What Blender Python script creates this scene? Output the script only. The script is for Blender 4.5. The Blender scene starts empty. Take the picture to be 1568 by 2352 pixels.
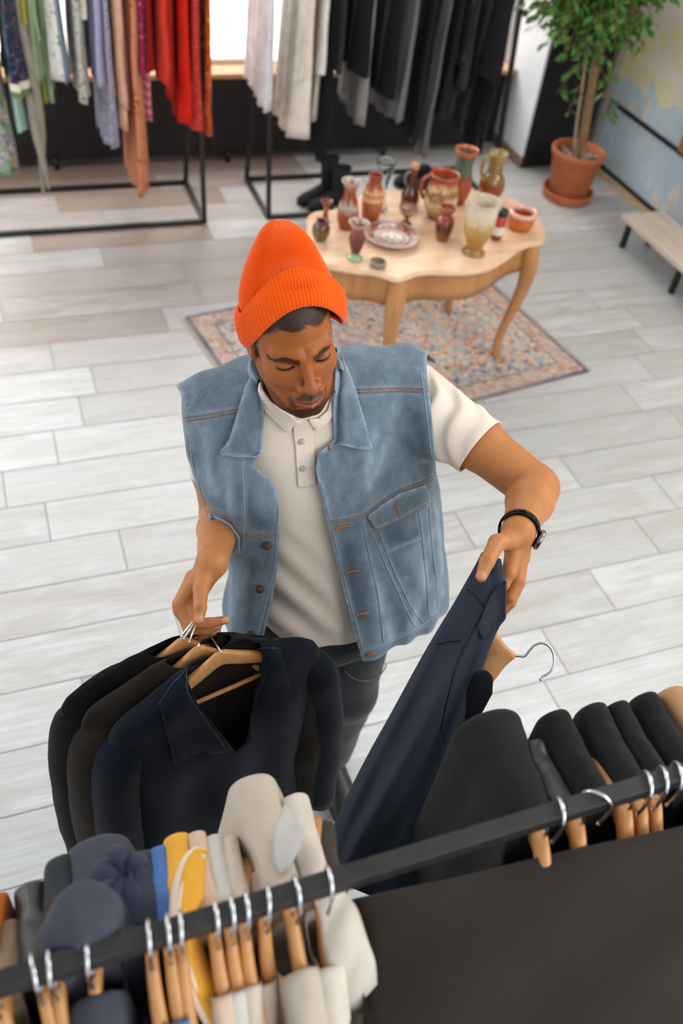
import bpy, bmesh, math, random
import numpy as np
from mathutils import Vector, Matrix, noise as mnoise
from mathutils.bvhtree import BVHTree

# ------------------------------------------------------------------ camera
SC = bpy.context.scene
COL = SC.collection
CAM = np.array([0.0, 0.0, 2.5])
CR = np.array([0.93803607, -0.33006649, 0.10556724])      # camera right
CU = np.array([0.16296366, 0.68900422, 0.70619829])       # camera up
CF = np.array([0.30582867, 0.64523585, -0.70009966])      # camera forward
FPX = 2056.77
cam = bpy.data.cameras.new('camera'); camo = bpy.data.objects.new('camera', cam); COL.objects.link(camo)
camo.matrix_world = Matrix(((CR[0], CU[0], -CF[0], 0.0), (CR[1], CU[1], -CF[1], 0.0), (CR[2], CU[2], -CF[2], 2.5), (0, 0, 0, 1)))
cam.sensor_fit = 'VERTICAL'; cam.sensor_height = 36.0; cam.lens = FPX / 2352 * 36.0
cam.clip_start = 0.02; cam.clip_end = 60
cam.dof.use_dof = True; cam.dof.focus_distance = 1.54; cam.dof.aperture_fstop = 3.0
SC.camera = camo

# ------------------------------------------------------------------ world, lamps, exposure
SC.view_settings.view_transform = 'Standard'
SC.view_settings.look = 'None'
SC.view_settings.exposure = -0.45
SC.view_settings.gamma = 1.0
SC.view_settings.use_curve_mapping = False
W = bpy.data.worlds.new('sky'); SC.world = W; W.use_nodes = True
W.node_tree.nodes['Background'].inputs[0].default_value = (0.88, 0.95, 1.0, 1)
W.node_tree.nodes['Background'].inputs[1].default_value = 1.15

def area(name, loc, target, sx, sy, power, col):
    l = bpy.data.lights.new(name, 'AREA'); l.shape = 'RECTANGLE'; l.size = sx; l.size_y = sy
    l.energy = power; l.color = col
    o = bpy.data.objects.new(name, l); COL.objects.link(o); o.location = loc
    o.rotation_euler = (Vector(target) - Vector(loc)).to_track_quat('-Z', 'Y').to_euler()
    return o
area('daylight_side_window', (-2.6, 3.4, 2.4), (0.8, 2.0, 0.4), 3.0, 2.2, 95, (0.93, 0.97, 1.0))
area('daylight_back_window', (1.6, 5.9, 2.0), (1.0, 2.5, 0.3), 4.0, 2.0, 10, (0.95, 0.98, 1.0))
area('daylight_outdoors', (1.0, 9.0, 5.0), (1.0, 9.0, 0), 12.0, 6.0, 2200, (1.0, 0.98, 0.95))
area('upper_right_fill_light', (3.2, 0.9, 3.2), (0.7, 1.6, 0.8), 1.6, 1.6, 112, (1.0, 0.98, 0.96))  # added fill from the upper right, brightens the man and his sleeve
area('front_fill_light', (1.7, -1.0, 2.55), (0.5, 1.4, 1.15), 2.6, 1.4, 58, (0.95, 0.98, 1.0))  # unseen fill added behind the camera to brighten the man's front

# ------------------------------------------------------------------ pixel helpers (a pixel's ray, cut at a real height or distance)
def ray(x, y): return (x - 784) * CR - (y - 1176) * CU + FPX * CF
def atz(x, y, z=0.0): d = ray(x, y); return CAM + d * (z - 2.5) / d[2]
def aty(x, y, Y): d = ray(x, y); return CAM + d * Y / d[1]
def atx(x, y, X): d = ray(x, y); return CAM + d * X / d[0]
def atd(x, y, D): return CAM + ray(x, y) / FPX * D
def proj(P):
    d = np.asarray(P, float) - CAM; k = d @ CF
    return np.stack([784 + FPX * (d @ CR) / k, 1176 - FPX * (d @ CU) / k], -1)

# ------------------------------------------------------------------ object helpers
def empty(name, loc=(0, 0, 0), rz=0.0, label=None, cat=None, group=None):
    o = bpy.data.objects.new(name, None); COL.objects.link(o); o.location = loc; o.rotation_euler = (0, 0, rz)
    o.empty_display_size = 0.05
    return tag(o, label, cat, group)
def tag(o, label=None, cat=None, group=None, kind=None):
    if label: o['label'] = label
    if cat: o['category'] = cat
    if group: o['group'] = group
    if kind: o['kind'] = kind
    return o
def mesh_obj(name, V, Fc, mat=None, parent=None, smooth=True, mats=None, mi=None):
    me = bpy.data.meshes.new(name)
    me.from_pydata([tuple(map(float, v)) for v in V], [], [tuple(int(i) for i in f) for f in Fc])
    if mats:
        for m in mats: me.materials.append(m)
        if mi is not None: me.polygons.foreach_set('material_index', list(mi))
    elif mat: me.materials.append(mat)
    me.polygons.foreach_set('use_smooth', [smooth] * len(me.polygons))
    me.update()
    o = bpy.data.objects.new(name, me); COL.objects.link(o)
    if parent: o.parent = parent
    return o
def mod(o, typ, **k):
    m = o.modifiers.new(typ.lower(), typ)
    for a, b in k.items(): setattr(m, a, b)
    return m
class G:
    """collects geometry of one mesh"""
    def __init__(s): s.V = []; s.F = []
    def add(s, V, F):
        n = len(s.V); s.V += [tuple(v) for v in V]; s.F += [tuple(i + n for i in f) for f in F]; return s
    def box(s, a, b):
        x0, y0, z0 = a; x1, y1, z1 = b
        return s.add([(x0, y0, z0), (x1, y0, z0), (x1, y1, z0), (x0, y1, z0), (x0, y0, z1), (x1, y0, z1), (x1, y1, z1), (x0, y1, z1)],
                     [(3, 2, 1, 0), (4, 5, 6, 7), (0, 1, 5, 4), (1, 2, 6, 5), (2, 3, 7, 6), (3, 0, 4, 7)])
    def bar(s, p, q, w, h=None, up=(0, 0, 1)):
        h = h or w; p = Vector(p); q = Vector(q); d = (q - p).normalized(); u = Vector(up)
        if abs(d.dot(u)) > .95: u = Vector((0, 1, 0))
        a = d.cross(u).normalized() * w / 2; b = a.cross(d).normalized() * h / 2
        V = [p - a - b, p + a - b, p + a + b, p - a + b, q - a - b, q + a - b, q + a + b, q - a + b]
        return s.add(V, [(3, 2, 1, 0), (4, 5, 6, 7), (0, 1, 5, 4), (1, 2, 6, 5), (2, 3, 7, 6), (3, 0, 4, 7)])
    def tube(s, pts, r, n=10, cap=True, flat=1.0, up=None):
        V, F = tube_vf(pts, r, n, cap, flat, up); return s.add(V, F)
    def lathe(s, prof, n=32, c=(0, 0, 0)):
        V = []; F = []
        for (r_, z) in prof:
            for k in range(n):
                a = 2 * math.pi * k / n; V.append((c[0] + r_ * math.cos(a), c[1] + r_ * math.sin(a), c[2] + z))
        for i in range(len(prof) - 1):
            for k in range(n):
                k2 = (k + 1) % n; F.append((i * n + k, i * n + k2, i * n + n + k2, i * n + n + k))
        return s.add(V, F)
    def loft(s, rings, closed=True, caps=False):
        n = len(rings[0]); V = [tuple(p) for r_ in rings for p in r_]; F = []
        for i in range(len(rings) - 1):
            for k in range(n if closed else n - 1):
                k2 = (k + 1) % n; F.append((i * n + k, i * n + k2, i * n + n + k2, i * n + n + k))
        if caps: F.append(tuple(range(n))[::-1]); F.append(tuple(range((len(rings) - 1) * n, len(rings) * n)))
        return s.add(V, F)
    def obj(s, name, mat, parent=None, smooth=True): return mesh_obj(name, s.V, s.F, mat, parent, smooth)
def tube_vf(pts, r, n=10, cap=True, flat=1.0, up=None):
    P = [Vector(p) for p in pts]; m = len(P)
    R = r if hasattr(r, '__len__') else [r] * m
    V = []; F = []; a = None
    for i in range(m):
        t = (P[min(i + 1, m - 1)] - P[max(i - 1, 0)]).normalized()
        if a is None:
            u = Vector(up) if up else (Vector((0, 0, 1)) if abs(t.z) < .9 else Vector((1, 0, 0)))
            a = t.cross(u).normalized()
        else: a = (a - t * a.dot(t)).normalized()
        b = t.cross(a)
        for k in range(n):
            w = 2 * math.pi * k / n; V.append(P[i] + a * (math.cos(w) * R[i]) + b * (math.sin(w) * R[i] * flat))
    for i in range(m - 1):
        for k in range(n):
            k2 = (k + 1) % n; F.append((i * n + k, i * n + k2, i * n + n + k2, i * n + n + k))
    if cap: F.append(tuple(range(n))[::-1]); F.append(tuple(range((m - 1) * n, m * n)))
    return V, F
def spline(pts, n=8):
    """Catmull-Rom through points"""
    P = [np.asarray(p, float) for p in pts]; P = [2 * P[0] - P[1]] + P + [2 * P[-1] - P[-2]]; out = []
    for i in range(1, len(P) - 2):
        for k in range(n):
            t = k / n
            out.append(.5 * ((2 * P[i]) + (-P[i - 1] + P[i + 1]) * t + (2 * P[i - 1] - 5 * P[i] + 4 * P[i + 1] - P[i + 2]) * t * t + (-P[i - 1] + 3 * P[i] - 3 * P[i + 1] + P[i + 2]) * t ** 3))
    out.append(P[-2]); return out
def nz(x, y, z=0.0): return mnoise.noise(Vector((x, y, z)))
def clamp(x, a=0.0, b=1.0): return max(a, min(b, x))
def sstep(a, b, x):
    t = clamp((x - a) / (b - a)); return t * t * (3 - 2 * t)
def copy_tree(o, parent=None):
    c = o.copy(); COL.objects.link(c)
    if parent: c.parent = parent
    for ch in o.children: copy_tree(ch, c)
    return c

# ------------------------------------------------------------------ materials
def srgb(h):
    h = h.lstrip('#'); v = [int(h[i:i + 2], 16) / 255 for i in (0, 2, 4)]
    return tuple(x / 12.92 if x <= .04045 else ((x + .055) / 1.055) ** 2.4 for x in v) + (1.0,)
class NT:
    def __init__(s, name):
        s.m = bpy.data.materials.new(name); s.m.use_nodes = True; s.t = s.m.node_tree
        s.b = s.t.nodes['Principled BSDF']
    def n(s, typ, **k):
        x = s.t.nodes.new('ShaderNode' + typ)
        for a, b in k.items():
            if a.startswith('i_'):
                key = a[2:]; key = int(key) if key.isdigit() else key.replace('_', ' ')
                x.inputs[key].default_value = b
            else: setattr(x, a, b)
        return x
    def l(s, a, b): s.t.links.new(a, b)
    def coord(s, kind='Object', scale=(1, 1, 1), rot=(0, 0, 0), loc=(0, 0, 0)):
        c = s.n('TexCoord'); m = s.n('Mapping'); s.l(c.outputs[kind], m.inputs[0])
        m.inputs['Scale'].default_value = scale; m.inputs['Rotation'].default_value = rot; m.inputs['Location'].default_value = loc
        return m.outputs[0]
    def noise(s, co, scale, detail=3.0, rough=.55, dist=0.0):
        x = s.n('TexNoise'); x.inputs['Scale'].default_value = scale; x.inputs['Detail'].default_value = detail
        x.inputs['Roughness'].default_value = rough; x.inputs['Distortion'].default_value = dist; s.l(co, x.inputs['Vector']); return x
    def ramp(s, fac, stops, interp='LINEAR'):
        x = s.n('ValToRGB'); s.l(fac, x.inputs[0]); e = x.color_ramp.elements; x.color_ramp.interpolation = interp
        while len(e) < len(stops): e.new(.5)
        for el, (p, c) in zip(e, stops): el.position = p; el.color = c if len(c) == 4 else (*c, 1)
        return x.outputs[0]
    def mix(s, fac, a, b, blend='MIX'):
        x = s.n('Mix', data_type='RGBA', blend_type=blend)
        for v, i in ((fac, 0), (a, 6), (b, 7)):
            if hasattr(v, 'links'): s.l(v, x.inputs[i])
            else: x.inputs[i].default_value = v
        return x.outputs[2]
    def bump(s, h, strength=.3, dist=.002):
        x = s.n('Bump'); x.inputs['Strength'].default_value = strength; x.inputs['Distance'].default_value = dist
        s.l(h, x.inputs['Height']); s.l(x.outputs[0], s.b.inputs['Normal'])
    def set(s, **k):
        for a, v in k.items():
            i = s.b.inputs[{'col': 'Base Color', 'rough': 'Roughness', 'metal': 'Metallic', 'spec': 'Specular IOR Level', 'trans': 'Transmission Weight', 'sheen': 'Sheen Weight', 'coat': 'Coat Weight', 'ior': 'IOR', 'alpha': 'Alpha'}[a]]
            if hasattr(v, 'links'): s.l(v, i)
            else: i.default_value = v
        return s
def shade(c, f): return (min(1, c[0] * f), min(1, c[1] * f), min(1, c[2] * f), 1)
MATS = {}
def cloth(name, hexcol, rough=.85, var=.18, weave=900.0, bump=.25, sheen=.04, spec=.18):
    if name in MATS: return MATS[name]
    t = NT(name); c = srgb(hexcol); co = t.coord()
    a = t.noise(co, 14, 4); b = t.noise(co, weave, 2)
    col = t.ramp(a.outputs[0], [(.3, shade(c, 1 - var)), (.7, shade(c, 1 + var))])
    col = t.mix(.13, col, t.ramp(b.outputs[0], [(.3, shade(c, .6)), (.7, shade(c, 1.4))]))
    t.set(col=col, rough=rough, spec=spec, sheen=sheen); t.bump(b.outputs[0], bump, .0006)
    MATS[name] = t.m; return t.m
def print_cloth(name, base, spots, scale=40.0, thr=.6, stripes=False, rough=.85):
    """cloth with a printed pattern: base colour and spots of several colours"""
    if name in MATS: return MATS[name]
    t = NT(name); co = t.coord(); col = srgb(base)
    for i, h in enumerate(spots):
        if stripes and i == 0:
            w = t.n('TexWave', wave_type='BANDS', bands_direction='Z'); w.inputs['Scale'].default_value = scale; w.inputs['Distortion'].default_value = 1.2
            t.l(co, w.inputs['Vector']); f = t.ramp(w.outputs['Fac'], [(.45, (0, 0, 0)), (.6, (1, 1, 1))])
        else:
            v = t.noise(t.coord(loc=(i * 3.7, i * 1.9, i * 5.1)), scale * (1 + .25 * i), 2, .6, .8)
            f = t.ramp(v.outputs[0], [(thr, (0, 0, 0)), (thr + .06, (1, 1, 1))])
        col = t.mix(f, col, srgb(h))
    b = t.noise(co, 900, 2); t.set(col=col, rough=rough, spec=.2, sheen=.1); t.bump(b.outputs[0], .2, .0006)
    MATS[name] = t.m; return t.m
def plain(name, hexcol, rough=.5, metal=0.0, var=.1, scale=30.0, spec=.5, bump=0.0, coat=0.0):
    if name in MATS: return MATS[name]
    t = NT(name); c = srgb(hexcol); a = t.noise(t.coord(), scale, 4)
    t.set(col=t.ramp(a.outputs[0], [(.3, shade(c, 1 - var)), (.7, shade(c, 1 + var))]), rough=rough, metal=metal, spec=spec, coat=coat)
    if bump: t.bump(a.outputs[0], bump, .002)
    MATS[name] = t.m; return t.m
def wood(name, light, dark, scale=1.0, rough=.45, axis=1, rings=10.0):
    if name in MATS: return MATS[name]
    t = NT(name); sc = [14 * scale] * 3; sc[axis] = 1.6 * scale
    co = t.coord(scale=tuple(sc)); a = t.noise(co, 1.0, 5, .6, .6)
    w = t.noise(co, 6.0, 3); col = t.ramp(a.outputs[0], [(.25, srgb(dark)), (.5, srgb(light)), (.8, shade(srgb(light), 1.15))])
    col = t.mix(.22, col, t.ramp(w.outputs[0], [(.35, srgb(dark)), (.65, shade(srgb(light), 1.2))]))
    t.set(col=col, rough=rough, spec=.4); t.bump(w.outputs[0], .12, .001); MATS[name] = t.m; return t.m
def black_metal(): return plain('black_painted_steel', '#141414', .42, 0.0, .25, 60)
def chrome(): return plain('polished_steel_wire', '#d8d9dc', .16, 1.0, .04)
# ================================================================== SETTING
rng = random.Random(7)
def floor_mat():
    t = NT('wood_look_floor_tiles'); at = t.n('Attribute', attribute_name='plank'); co = t.coord()
    sep = t.n('SeparateColor'); t.l(at.outputs['Color'], sep.inputs[0])
    off = t.n('VectorMath', operation='SCALE'); off.inputs['Scale'].default_value = 37.0; t.l(at.outputs['Color'], off.inputs[0])
    ad = t.n('VectorMath', operation='ADD'); t.l(co, ad.inputs[0]); t.l(off.outputs[0], ad.inputs[1])
    mp = t.n('Mapping'); t.l(ad.outputs[0], mp.inputs[0]); mp.inputs['Scale'].default_value = (2.0, 12.0, 1)
    g = t.noise(mp.outputs[0], 1.2, 6, .62, .7)
    mp2 = t.n('Mapping'); t.l(ad.outputs[0], mp2.inputs[0]); mp2.inputs['Scale'].default_value = (3.5, 90.0, 1)
    f = t.noise(mp2.outputs[0], 1.0, 4, .6, .3)
    mp3 = t.n('Mapping'); t.l(ad.outputs[0], mp3.inputs[0]); mp3.inputs['Scale'].default_value = (4, 8, 1)
    s = t.noise(mp3.outputs[0], 1.6, 3, .5, .9)
    base = t.mix(sep.outputs[0], srgb('#bbbdbe'), srgb('#d2d5d8'))
    brown = t.mix(sep.outputs[1], srgb('#b0a8a0'), srgb('#c5c3c0'))
    col = t.mix(t.ramp(g.outputs[0], [(.36, (0, 0, 0)), (.66, (1, 1, 1))]), base, brown)
    col = t.mix(t.ramp(f.outputs[0], [(.35, (.5, .5, .5)), (.6, (0, 0, 0))]), col, srgb('#a8a6a4'))
    col = t.mix(t.ramp(s.outputs[0], [(.56, (0, 0, 0)), (.78, (.4, .4, .4))]), col, srgb('#d8d6d3'))
    # planks towards the back-left corner get browner
    sx = t.n('SeparateXYZ'); t.l(co, sx.inputs[0])
    col = t.mix(sep.outputs[2], col, t.mix(.78, col, srgb('#866b57')))
    t.set(col=col, rough=.42, spec=.45); t.bump(f.outputs[0], .12, .001); return t.m
FM = floor_mat()
g = G(); FC = []
ROW = .2095; PL = .9618
offs = {1: .009, 2: .353, 3: .581, 4: .232, 5: -.012, 6: -.149, 7: .068}   # measured joint offsets, row by row
for k in range(-12, 22):
    y0 = 1.362 + (k - 0) * ROW; y1 = y0 + ROW
    r_ = k if k in offs else None
    o_ = offs[k] if r_ is not None else rng.random() * PL
    j0 = math.floor((-2.6 - o_) / PL)
    for j in range(j0, j0 + 9):
        x0 = max(o_ + j * PL, -2.6); x1 = min(o_ + (j + 1) * PL, 3.95)
        if x1 <= x0: continue
        e = .0017; n = len(g.V)
        g.V += [(x0 + e, y0 + e, 0), (x1 - e, y0 + e, 0), (x1 - e, min(y1, 5.62) - e, 0), (x0 + e, min(y1, 5.62) - e, 0)] if y0 < 5.6 else [(x0, y0, -.004)] * 0
        if y0 < 5.6:
            g.F.append((n, n + 1, n + 2, n + 3))
            bl = clamp((y0 - 2.9) / 1.6) * clamp((1.9 - x0) / 1.3) * 1.3
            FC.append((rng.random(), rng.random(), min(1, bl * (.25 + .75 * rng.random()))))
n = len(g.V); g.V += [(-2.6, -1.2, -.003), (3.95, -1.2, -.003), (3.95, 5.62, -.003), (-2.6, 5.62, -.003)]; g.F.append((n, n + 1, n + 2, n + 3)); FC.append((0, 0, 1))
fl = g.obj('floor', FM, smooth=False); fl['kind'] = 'structure'
ca = fl.data.color_attributes.new('plank', 'FLOAT_COLOR', 'CORNER')
for p, c in zip(fl.data.polygons, FC):
    for li in p.loop_indices: ca.data[li].color = (*c, 1)
fl.data.materials.append(plain('floor_grout', '#8f8a84', .9)); fl.data.polygons[len(FC) - 1].material_index = 1

def struct(g_, name, m, smooth=False, parent=None):
    o = g_.obj(name, m, parent, smooth)
    if not parent: o['kind'] = 'structure'
    return o
BLACKWALL = plain('black_painted_wall', '#171516', .75, var=.2, scale=12)
WHITEWALL = plain('white_plaster', '#e9ebee', .8, var=.03, scale=6)
# back wall: black pier on the right, white reveal of the window niche, black wall under the sill
struct(G().box((3.41, 5.181, 0), (3.95, 5.78, 3.3)), 'wall_back', BLACKWALL)
struct(G().box((3.396, 5.178, 0.075), (3.4099, 5.78, 3.3)), 'trim_1', WHITEWALL)              # white reveal lining
struct(G().box((3.394, 5.176, 0), (3.4098, 5.60, .075)), 'baseboard_back', plain('brown_baseboard', '#8f7462', .6))
struct(G().box((-2.0, 5.60, 0), (3.395, 5.78, .50)), 'wall_back_under_window', BLACKWALL)
# black slatted radiator cover standing under the sill
rad = empty('radiator_cover', (1.0, 5.5, 0), label='long black ribbed radiator cover under the window sill', cat='radiator cover')
g = G().box((-2.9, -.012, .05), (2.28, .09, .497))
g.obj('panel', plain('radiator_black', '#161314', .6, var=.25, scale=40), rad, False)
g = G()
for i in range(150): g.box((-2.88 + i * .0344, -.017, .07), (-2.88 + i * .0344 + .016, -.0115, .48))
r0 = g.obj('rib_screen', plain('radiator_rib_black', '#1d191a', .55, var=.2, scale=40), rad, False)
for x in (-1.75, -.62, .43, 1.5):
    f0 = G().tube([(x, -.035, .07), (x, -.035, .004)], .016, 12).obj('foot', black_metal(), rad)
SILL = wood('pale_oak_sill', '#c79d78', '#b0845f', 1.0, .5, axis=0)
struct(G().box((-2.0, 5.472, .505), (3.395, 5.66, .532)), 'trim_2', SILL)
# windows: frame with glass, daylight and a pale pavement outside
GLASS = NT('window_glass'); GLASS.set(col=(1, 1, 1, 1), rough=0.0, trans=1.0, ior=1.01); GLASS = GLASS.m
for i, (xa, xb) in enumerate(((-1.9, 1.72), (1.80, 3.395))):
    fr = G(); w = .035
    fr.box((xa, 5.645, .535), (xb, 5.69, .56)); fr.box((xa, 5.645, 3.0), (xb, 5.69, 3.05))
    fr.box((xa, 5.645, .56), (xa + w, 5.69, 3.0)); fr.box((xb - w, 5.645, .56), (xb, 5.69, 3.0))
    fo = struct(fr, 'window_%d' % (i + 1), plain('white_window_frame', '#e8e6e2', .5, var=.03))
    G().box((xa + w, 5.664, .56), (xb - w, 5.670, 3.0)).obj('pane', GLASS, fo, False)
struct(G().box((-6, 5.79, -.2), (8, 16, -.15)), 'ground_outside', plain('pale_pavement', '#e6dccf', .9, var=.05, scale=3))
# right wall with peeling blue, yellow and cream paint, black rail, black and tan skirting
def peeling():
    t = NT('peeling_painted_plaster'); co = t.coord(); sx = t.n('SeparateXYZ'); t.l(co, sx.inputs[0])
    n1 = t.noise(co, 3.6, 6, .62, .8); n2 = t.noise(t.coord(loc=(4, 7, 1)), 4.5, 5, .62, .8); n3 = t.noise(t.coord(loc=(9, 2, 3), scale=(1, 2.2, .8)), 3.4, 6, .6, .4); n4 = t.noise(co, 60, 3)
    blue = t.mix(t.ramp(n2.outputs[0], [(.4, (0, 0, 0)), (.6, (1, 1, 1))]), srgb('#b4cad6'), srgb('#b9c0c2'))
    yel = t.mix(t.ramp(n2.outputs[0], [(.42, (0, 0, 0)), (.56, (1, 1, 1))]), srgb('#d9cf9a'), srgb('#d8d2c6'))
    # the yellow coat survives above the rail, the blue undercoat shows below
    hz = t.n('MapRange'); hz.inputs[1].default_value = .42; hz.inputs[2].default_value = .95; t.l(sx.outputs['Z'], hz.inputs[0])
    ad = t.n('Math', operation='ADD'); t.l(hz.outputs[0], ad.inputs[0]); t.l(n1.outputs[0], ad.inputs[1])
    f = t.ramp(ad.outputs[0], [(.86, (0, 0, 0)), (.90, (1, 1, 1))])
    col = t.mix(f, blue, yel)
    col = t.mix(t.ramp(n3.outputs[0], [(.56, (0, 0, 0)), (.60, (1, 1, 1))]), col, srgb('#dccfc2'))
    col = t.mix(t.ramp(n3.outputs[0], [(.67, (0, 0, 0)), (.69, (1, 1, 1))]), col, srgb('#c9a184'))
    t.set(col=col, rough=.8, spec=.2); t.bump(t.mix(.5, n1.outputs[0], n4.outputs[0]), .25, .004); return t.m
struct(G().box((3.95, -1.2, 0), (4.15, 5.78, 3.3)), 'wall_right', peeling())
struct(G().box((3.928, 2.2, .447), (3.9499, 5.10, .467)), 'trim_3', black_metal())
struct(G().box((3.935, -1.2, .0), (3.9498, 5.178, .05)), 'baseboard_right', plain('tan_skirting', '#c9ab84', .7))
struct(G().box((3.93, -1.2, .051), (3.9498, 5.178, .072)), 'trim_4', black_metal())
struct(G().box((3.90, 5.135, 0.0), (3.949, 5.18, 3.3)), 'trim_5', plain('grey_corner_pipe', '#8d857e', .6, var=.2))

struct(G().box((-2.6, -1.2, 3.3), (4.15, 5.78, 3.4)), 'ceiling', WHITEWALL)

struct(G().box((-2.7, 3.1, 0), (-2.6, 5.78, 3.3)), 'left_shade_wall', WHITEWALL)  # unseen partial wall, added to keep light off the back-left corner
# ================================================================== RUG
def rug_mat():
    t = NT('worn_oriental_rug'); co = t.coord(); sx = t.n('SeparateXYZ'); t.l(co, sx.inputs[0])
    mp = t.coord(scale=(1, 1, 1)); v = t.n('TexVoronoi'); v.inputs['Scale'].default_value = 17; t.l(co, v.inputs['Vector'])
    v2 = t.n('TexVoronoi'); v2.inputs['Scale'].default_value = 52; t.l(co, v2.inputs['Vector'])
    pal = [(0, srgb('#aab6b8')), (.2, srgb('#c77f66')), (.34, srgb('#d8b48e')), (.5, srgb('#8fa3ac')), (.64, srgb('#c9a09a')), (.78, srgb('#d6cfc4')), (.9, srgb('#5b6478'))]
    s1 = t.n('SeparateColor'); t.l(v.outputs['Color'], s1.inputs[0]); s2 = t.n('SeparateColor'); t.l(v2.outputs['Color'], s2.inputs[0])
    c1 = t.ramp(s1.outputs[0], pal, 'CONSTANT'); c2 = t.ramp(s2.outputs[0], pal, 'CONSTANT')
    ring = t.ramp(v.outputs['Distance'], [(.25, (1, 1, 1)), (.32, (0, 0, 0))]); col = t.mix(ring, c2, c1)
    # border bands: red-violet frame, dark line
    def band(axis, half):
        a = t.n('Math', operation='ABSOLUTE'); t.l(sx.outputs[axis], a.inputs[0])
        m = t.n('Math', operation='SUBTRACT'); m.inputs[0].default_value = half; t.l(a.outputs[0], m.inputs[1]); return m.outputs[0]
    mn = t.n('Math', operation='MINIMUM'); t.l(band('X', .85), mn.inputs[0]); t.l(band('Y', .543), mn.inputs[1])
    bf = t.ramp(mn.outputs[0], [(0.0, (1, 1, 1)), (.014, (1, 1, 1)), (.016, (0, 0, 0)), (.1, (0, 0, 0)), (.102, (.8, .8, .8)), (.112, (.8, .8, .8)), (.115, (0, 0, 0))], 'CONSTANT')
    bb = t.ramp(mn.outputs[0], [(.0, (.6, .6, .6)), (.10, (.6, .6, .6)), (.104, (0, 0, 0))])
    col = t.mix(bb, col, t.mix(t.ramp(s2.outputs[1], [(.45, (0, 0, 0)), (.5, (1, 1, 1))], 'CONSTANT'), srgb('#b98479'), srgb('#c9b4a6')))
    col = t.mix(bf, col, srgb('#5a5a72'))
    w = t.noise(co, 5, 5, .6); col = t.mix(t.ramp(w.outputs[0], [(.35, (0, 0, 0)), (.75, (.5, .5, .5))]), col, srgb('#c3b5a8'))
    col = t.mix(.10, col, srgb('#a58f84'))
    fz = t.noise(co, 380, 2); t.set(col=col, rough=.95, spec=.1); t.bump(fz.outputs[0], .5, .003); return t.m
ru, rv = np.array((.9885, .1513)), np.array((.1513, -.9885))
rc = np.array((.785, 3.768)) + ru * .85 + rv * .543
rug = empty('rug', (rc[0], rc[1], 0), math.atan2(ru[1], ru[0]), 'faded oriental rug in red, orange and blue under the wooden table', 'rug')
G().box((-.85, -.543, .001), (.85, .543, .009)).obj('pile', rug_mat(), rug, False)
rng = random.Random(3)
for sx_ in (-1, 1):
    g = G()
    for i in range(150):
        y = -.54 + i * .0072; x = sx_ * .85; L = .02 + rng.random() * .012
        g.bar((x, y, .004), (x + sx_ * L, y + (rng.random() - .5) * .012, .003), .003, .002)
    fo = g.obj('fringe', plain('rug_fringe', '#cdbfae', .95), rug); fo['kind'] = 'stuff'

# ================================================================== TABLE
TZ = .65
opx = [(913, 640.3), (936.8, 634.4), (960, 626), (992, 622.5), (1039.6, 624.5), (1087, 622), (1126.6, 612.6), (1162, 593), (1190, 573), (1213.6, 561), (1249, 553), (1252, 530), (1247, 508), (1232, 493), (1205, 472), (1182, 456.4), (1150, 448), (1111, 438), (1071, 432.7), (1022, 434), (976, 435), (937, 438.6), (885, 434.7), (834, 442.6), (806, 458), (766.8, 478), (722, 484), (703.5, 498), (704, 525.6), (697, 560), (712, 592), (745, 607), (778.6, 614.6), (818, 620.5), (857.7, 624.5), (885.4, 632.4)]
opt = [atz(x, y, TZ)[:2] for x, y in opx]
def closed_spline(P, n=5):
    m = len(P); out = []
    for i in range(m):
        a, b, c, d = P[i - 1], P[i], P[(i + 1) % m], P[(i + 2) % m]
        for k in range(n):
            t = k / n; out.append(.5 * ((2 * b) + (-a + c) * t + (2 * a - 5 * b + 4 * c - d) * t * t + (-a + 3 * b - 3 * c + d) * t ** 3))
    return np.array(out)
OUT = closed_spline(opt); OC = OUT.mean(0)
TD = (OC[0], OC[1])
table = empty('side_table', (OC[0], OC[1], 0), 0, 'carved blond wooden table with a wavy edge and curved legs, crowded with pottery', 'table')
TW = wood('blond_table_top', '#e2bd9c', '#c8966c', .7, .38, axis=0); TW2 = wood('honey_table_wood', '#bb8450', '#976332', .8, .42, axis=2)
def offs_ring(P, d):
    t_ = np.roll(P, -1, 0) - np.roll(P, 1, 0); t_ /= np.linalg.norm(t_, axis=1)[:, None]; nrm = np.stack([t_[:, 1], -t_[:, 0]], 1); return P + nrm * d
L0 = OUT - OC
def ring(d, z): return [(p[0], p[1], z) for p in offs_ring(L0, d)]
g = G().loft([ring(-.012, TZ - .024), ring(-.002, TZ - .021), ring(0, TZ - .014), ring(-.003, TZ - .007), ring(-.008, TZ - .004), ring(-.010, TZ)])
n = len(OUT); g.F.append(tuple(range(5 * n, 6 * n)))
top = g.obj('tabletop', TW, table); mod(top, 'EDGE_SPLIT', split_angle=.6)
g = G().loft([ring(-.050, TZ - .165), ring(-.044, TZ - .165), ring(-.038, TZ - .12), ring(-.040, TZ - .024)]); g.obj('apron', TW2, table)
corners = [(913, 640), (1247, 548), (1100, 437), (712, 490)]
for cx_, cy_ in corners:
    c = atz(cx_, cy_, TZ)[:2] - OC; d = c / np.linalg.norm(c); c = c - d * .05
    prof = [(.62, .0, .030), (.56, .012, .033), (.50, .022, .031), (.42, .022, .026), (.32, .008, .021), (.2, -.018, .017), (.1, -.03, .0155), (.04, -.026, .016), (.015, -.016, .019), (.0, -.014, .018)]
    pts = [(c[0] + d[0] * o_, c[1] + d[1] * o_, z) for z, o_, r_ in prof]
    sp = spline(pts, 4); rr = np.interp(np.linspace(0, len(prof) - 1, len(sp)), range(len(prof)), [p[2] * 1.28 for p in prof])
    G().tube(sp, rr, 14).obj('leg', TW2, table)

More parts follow.
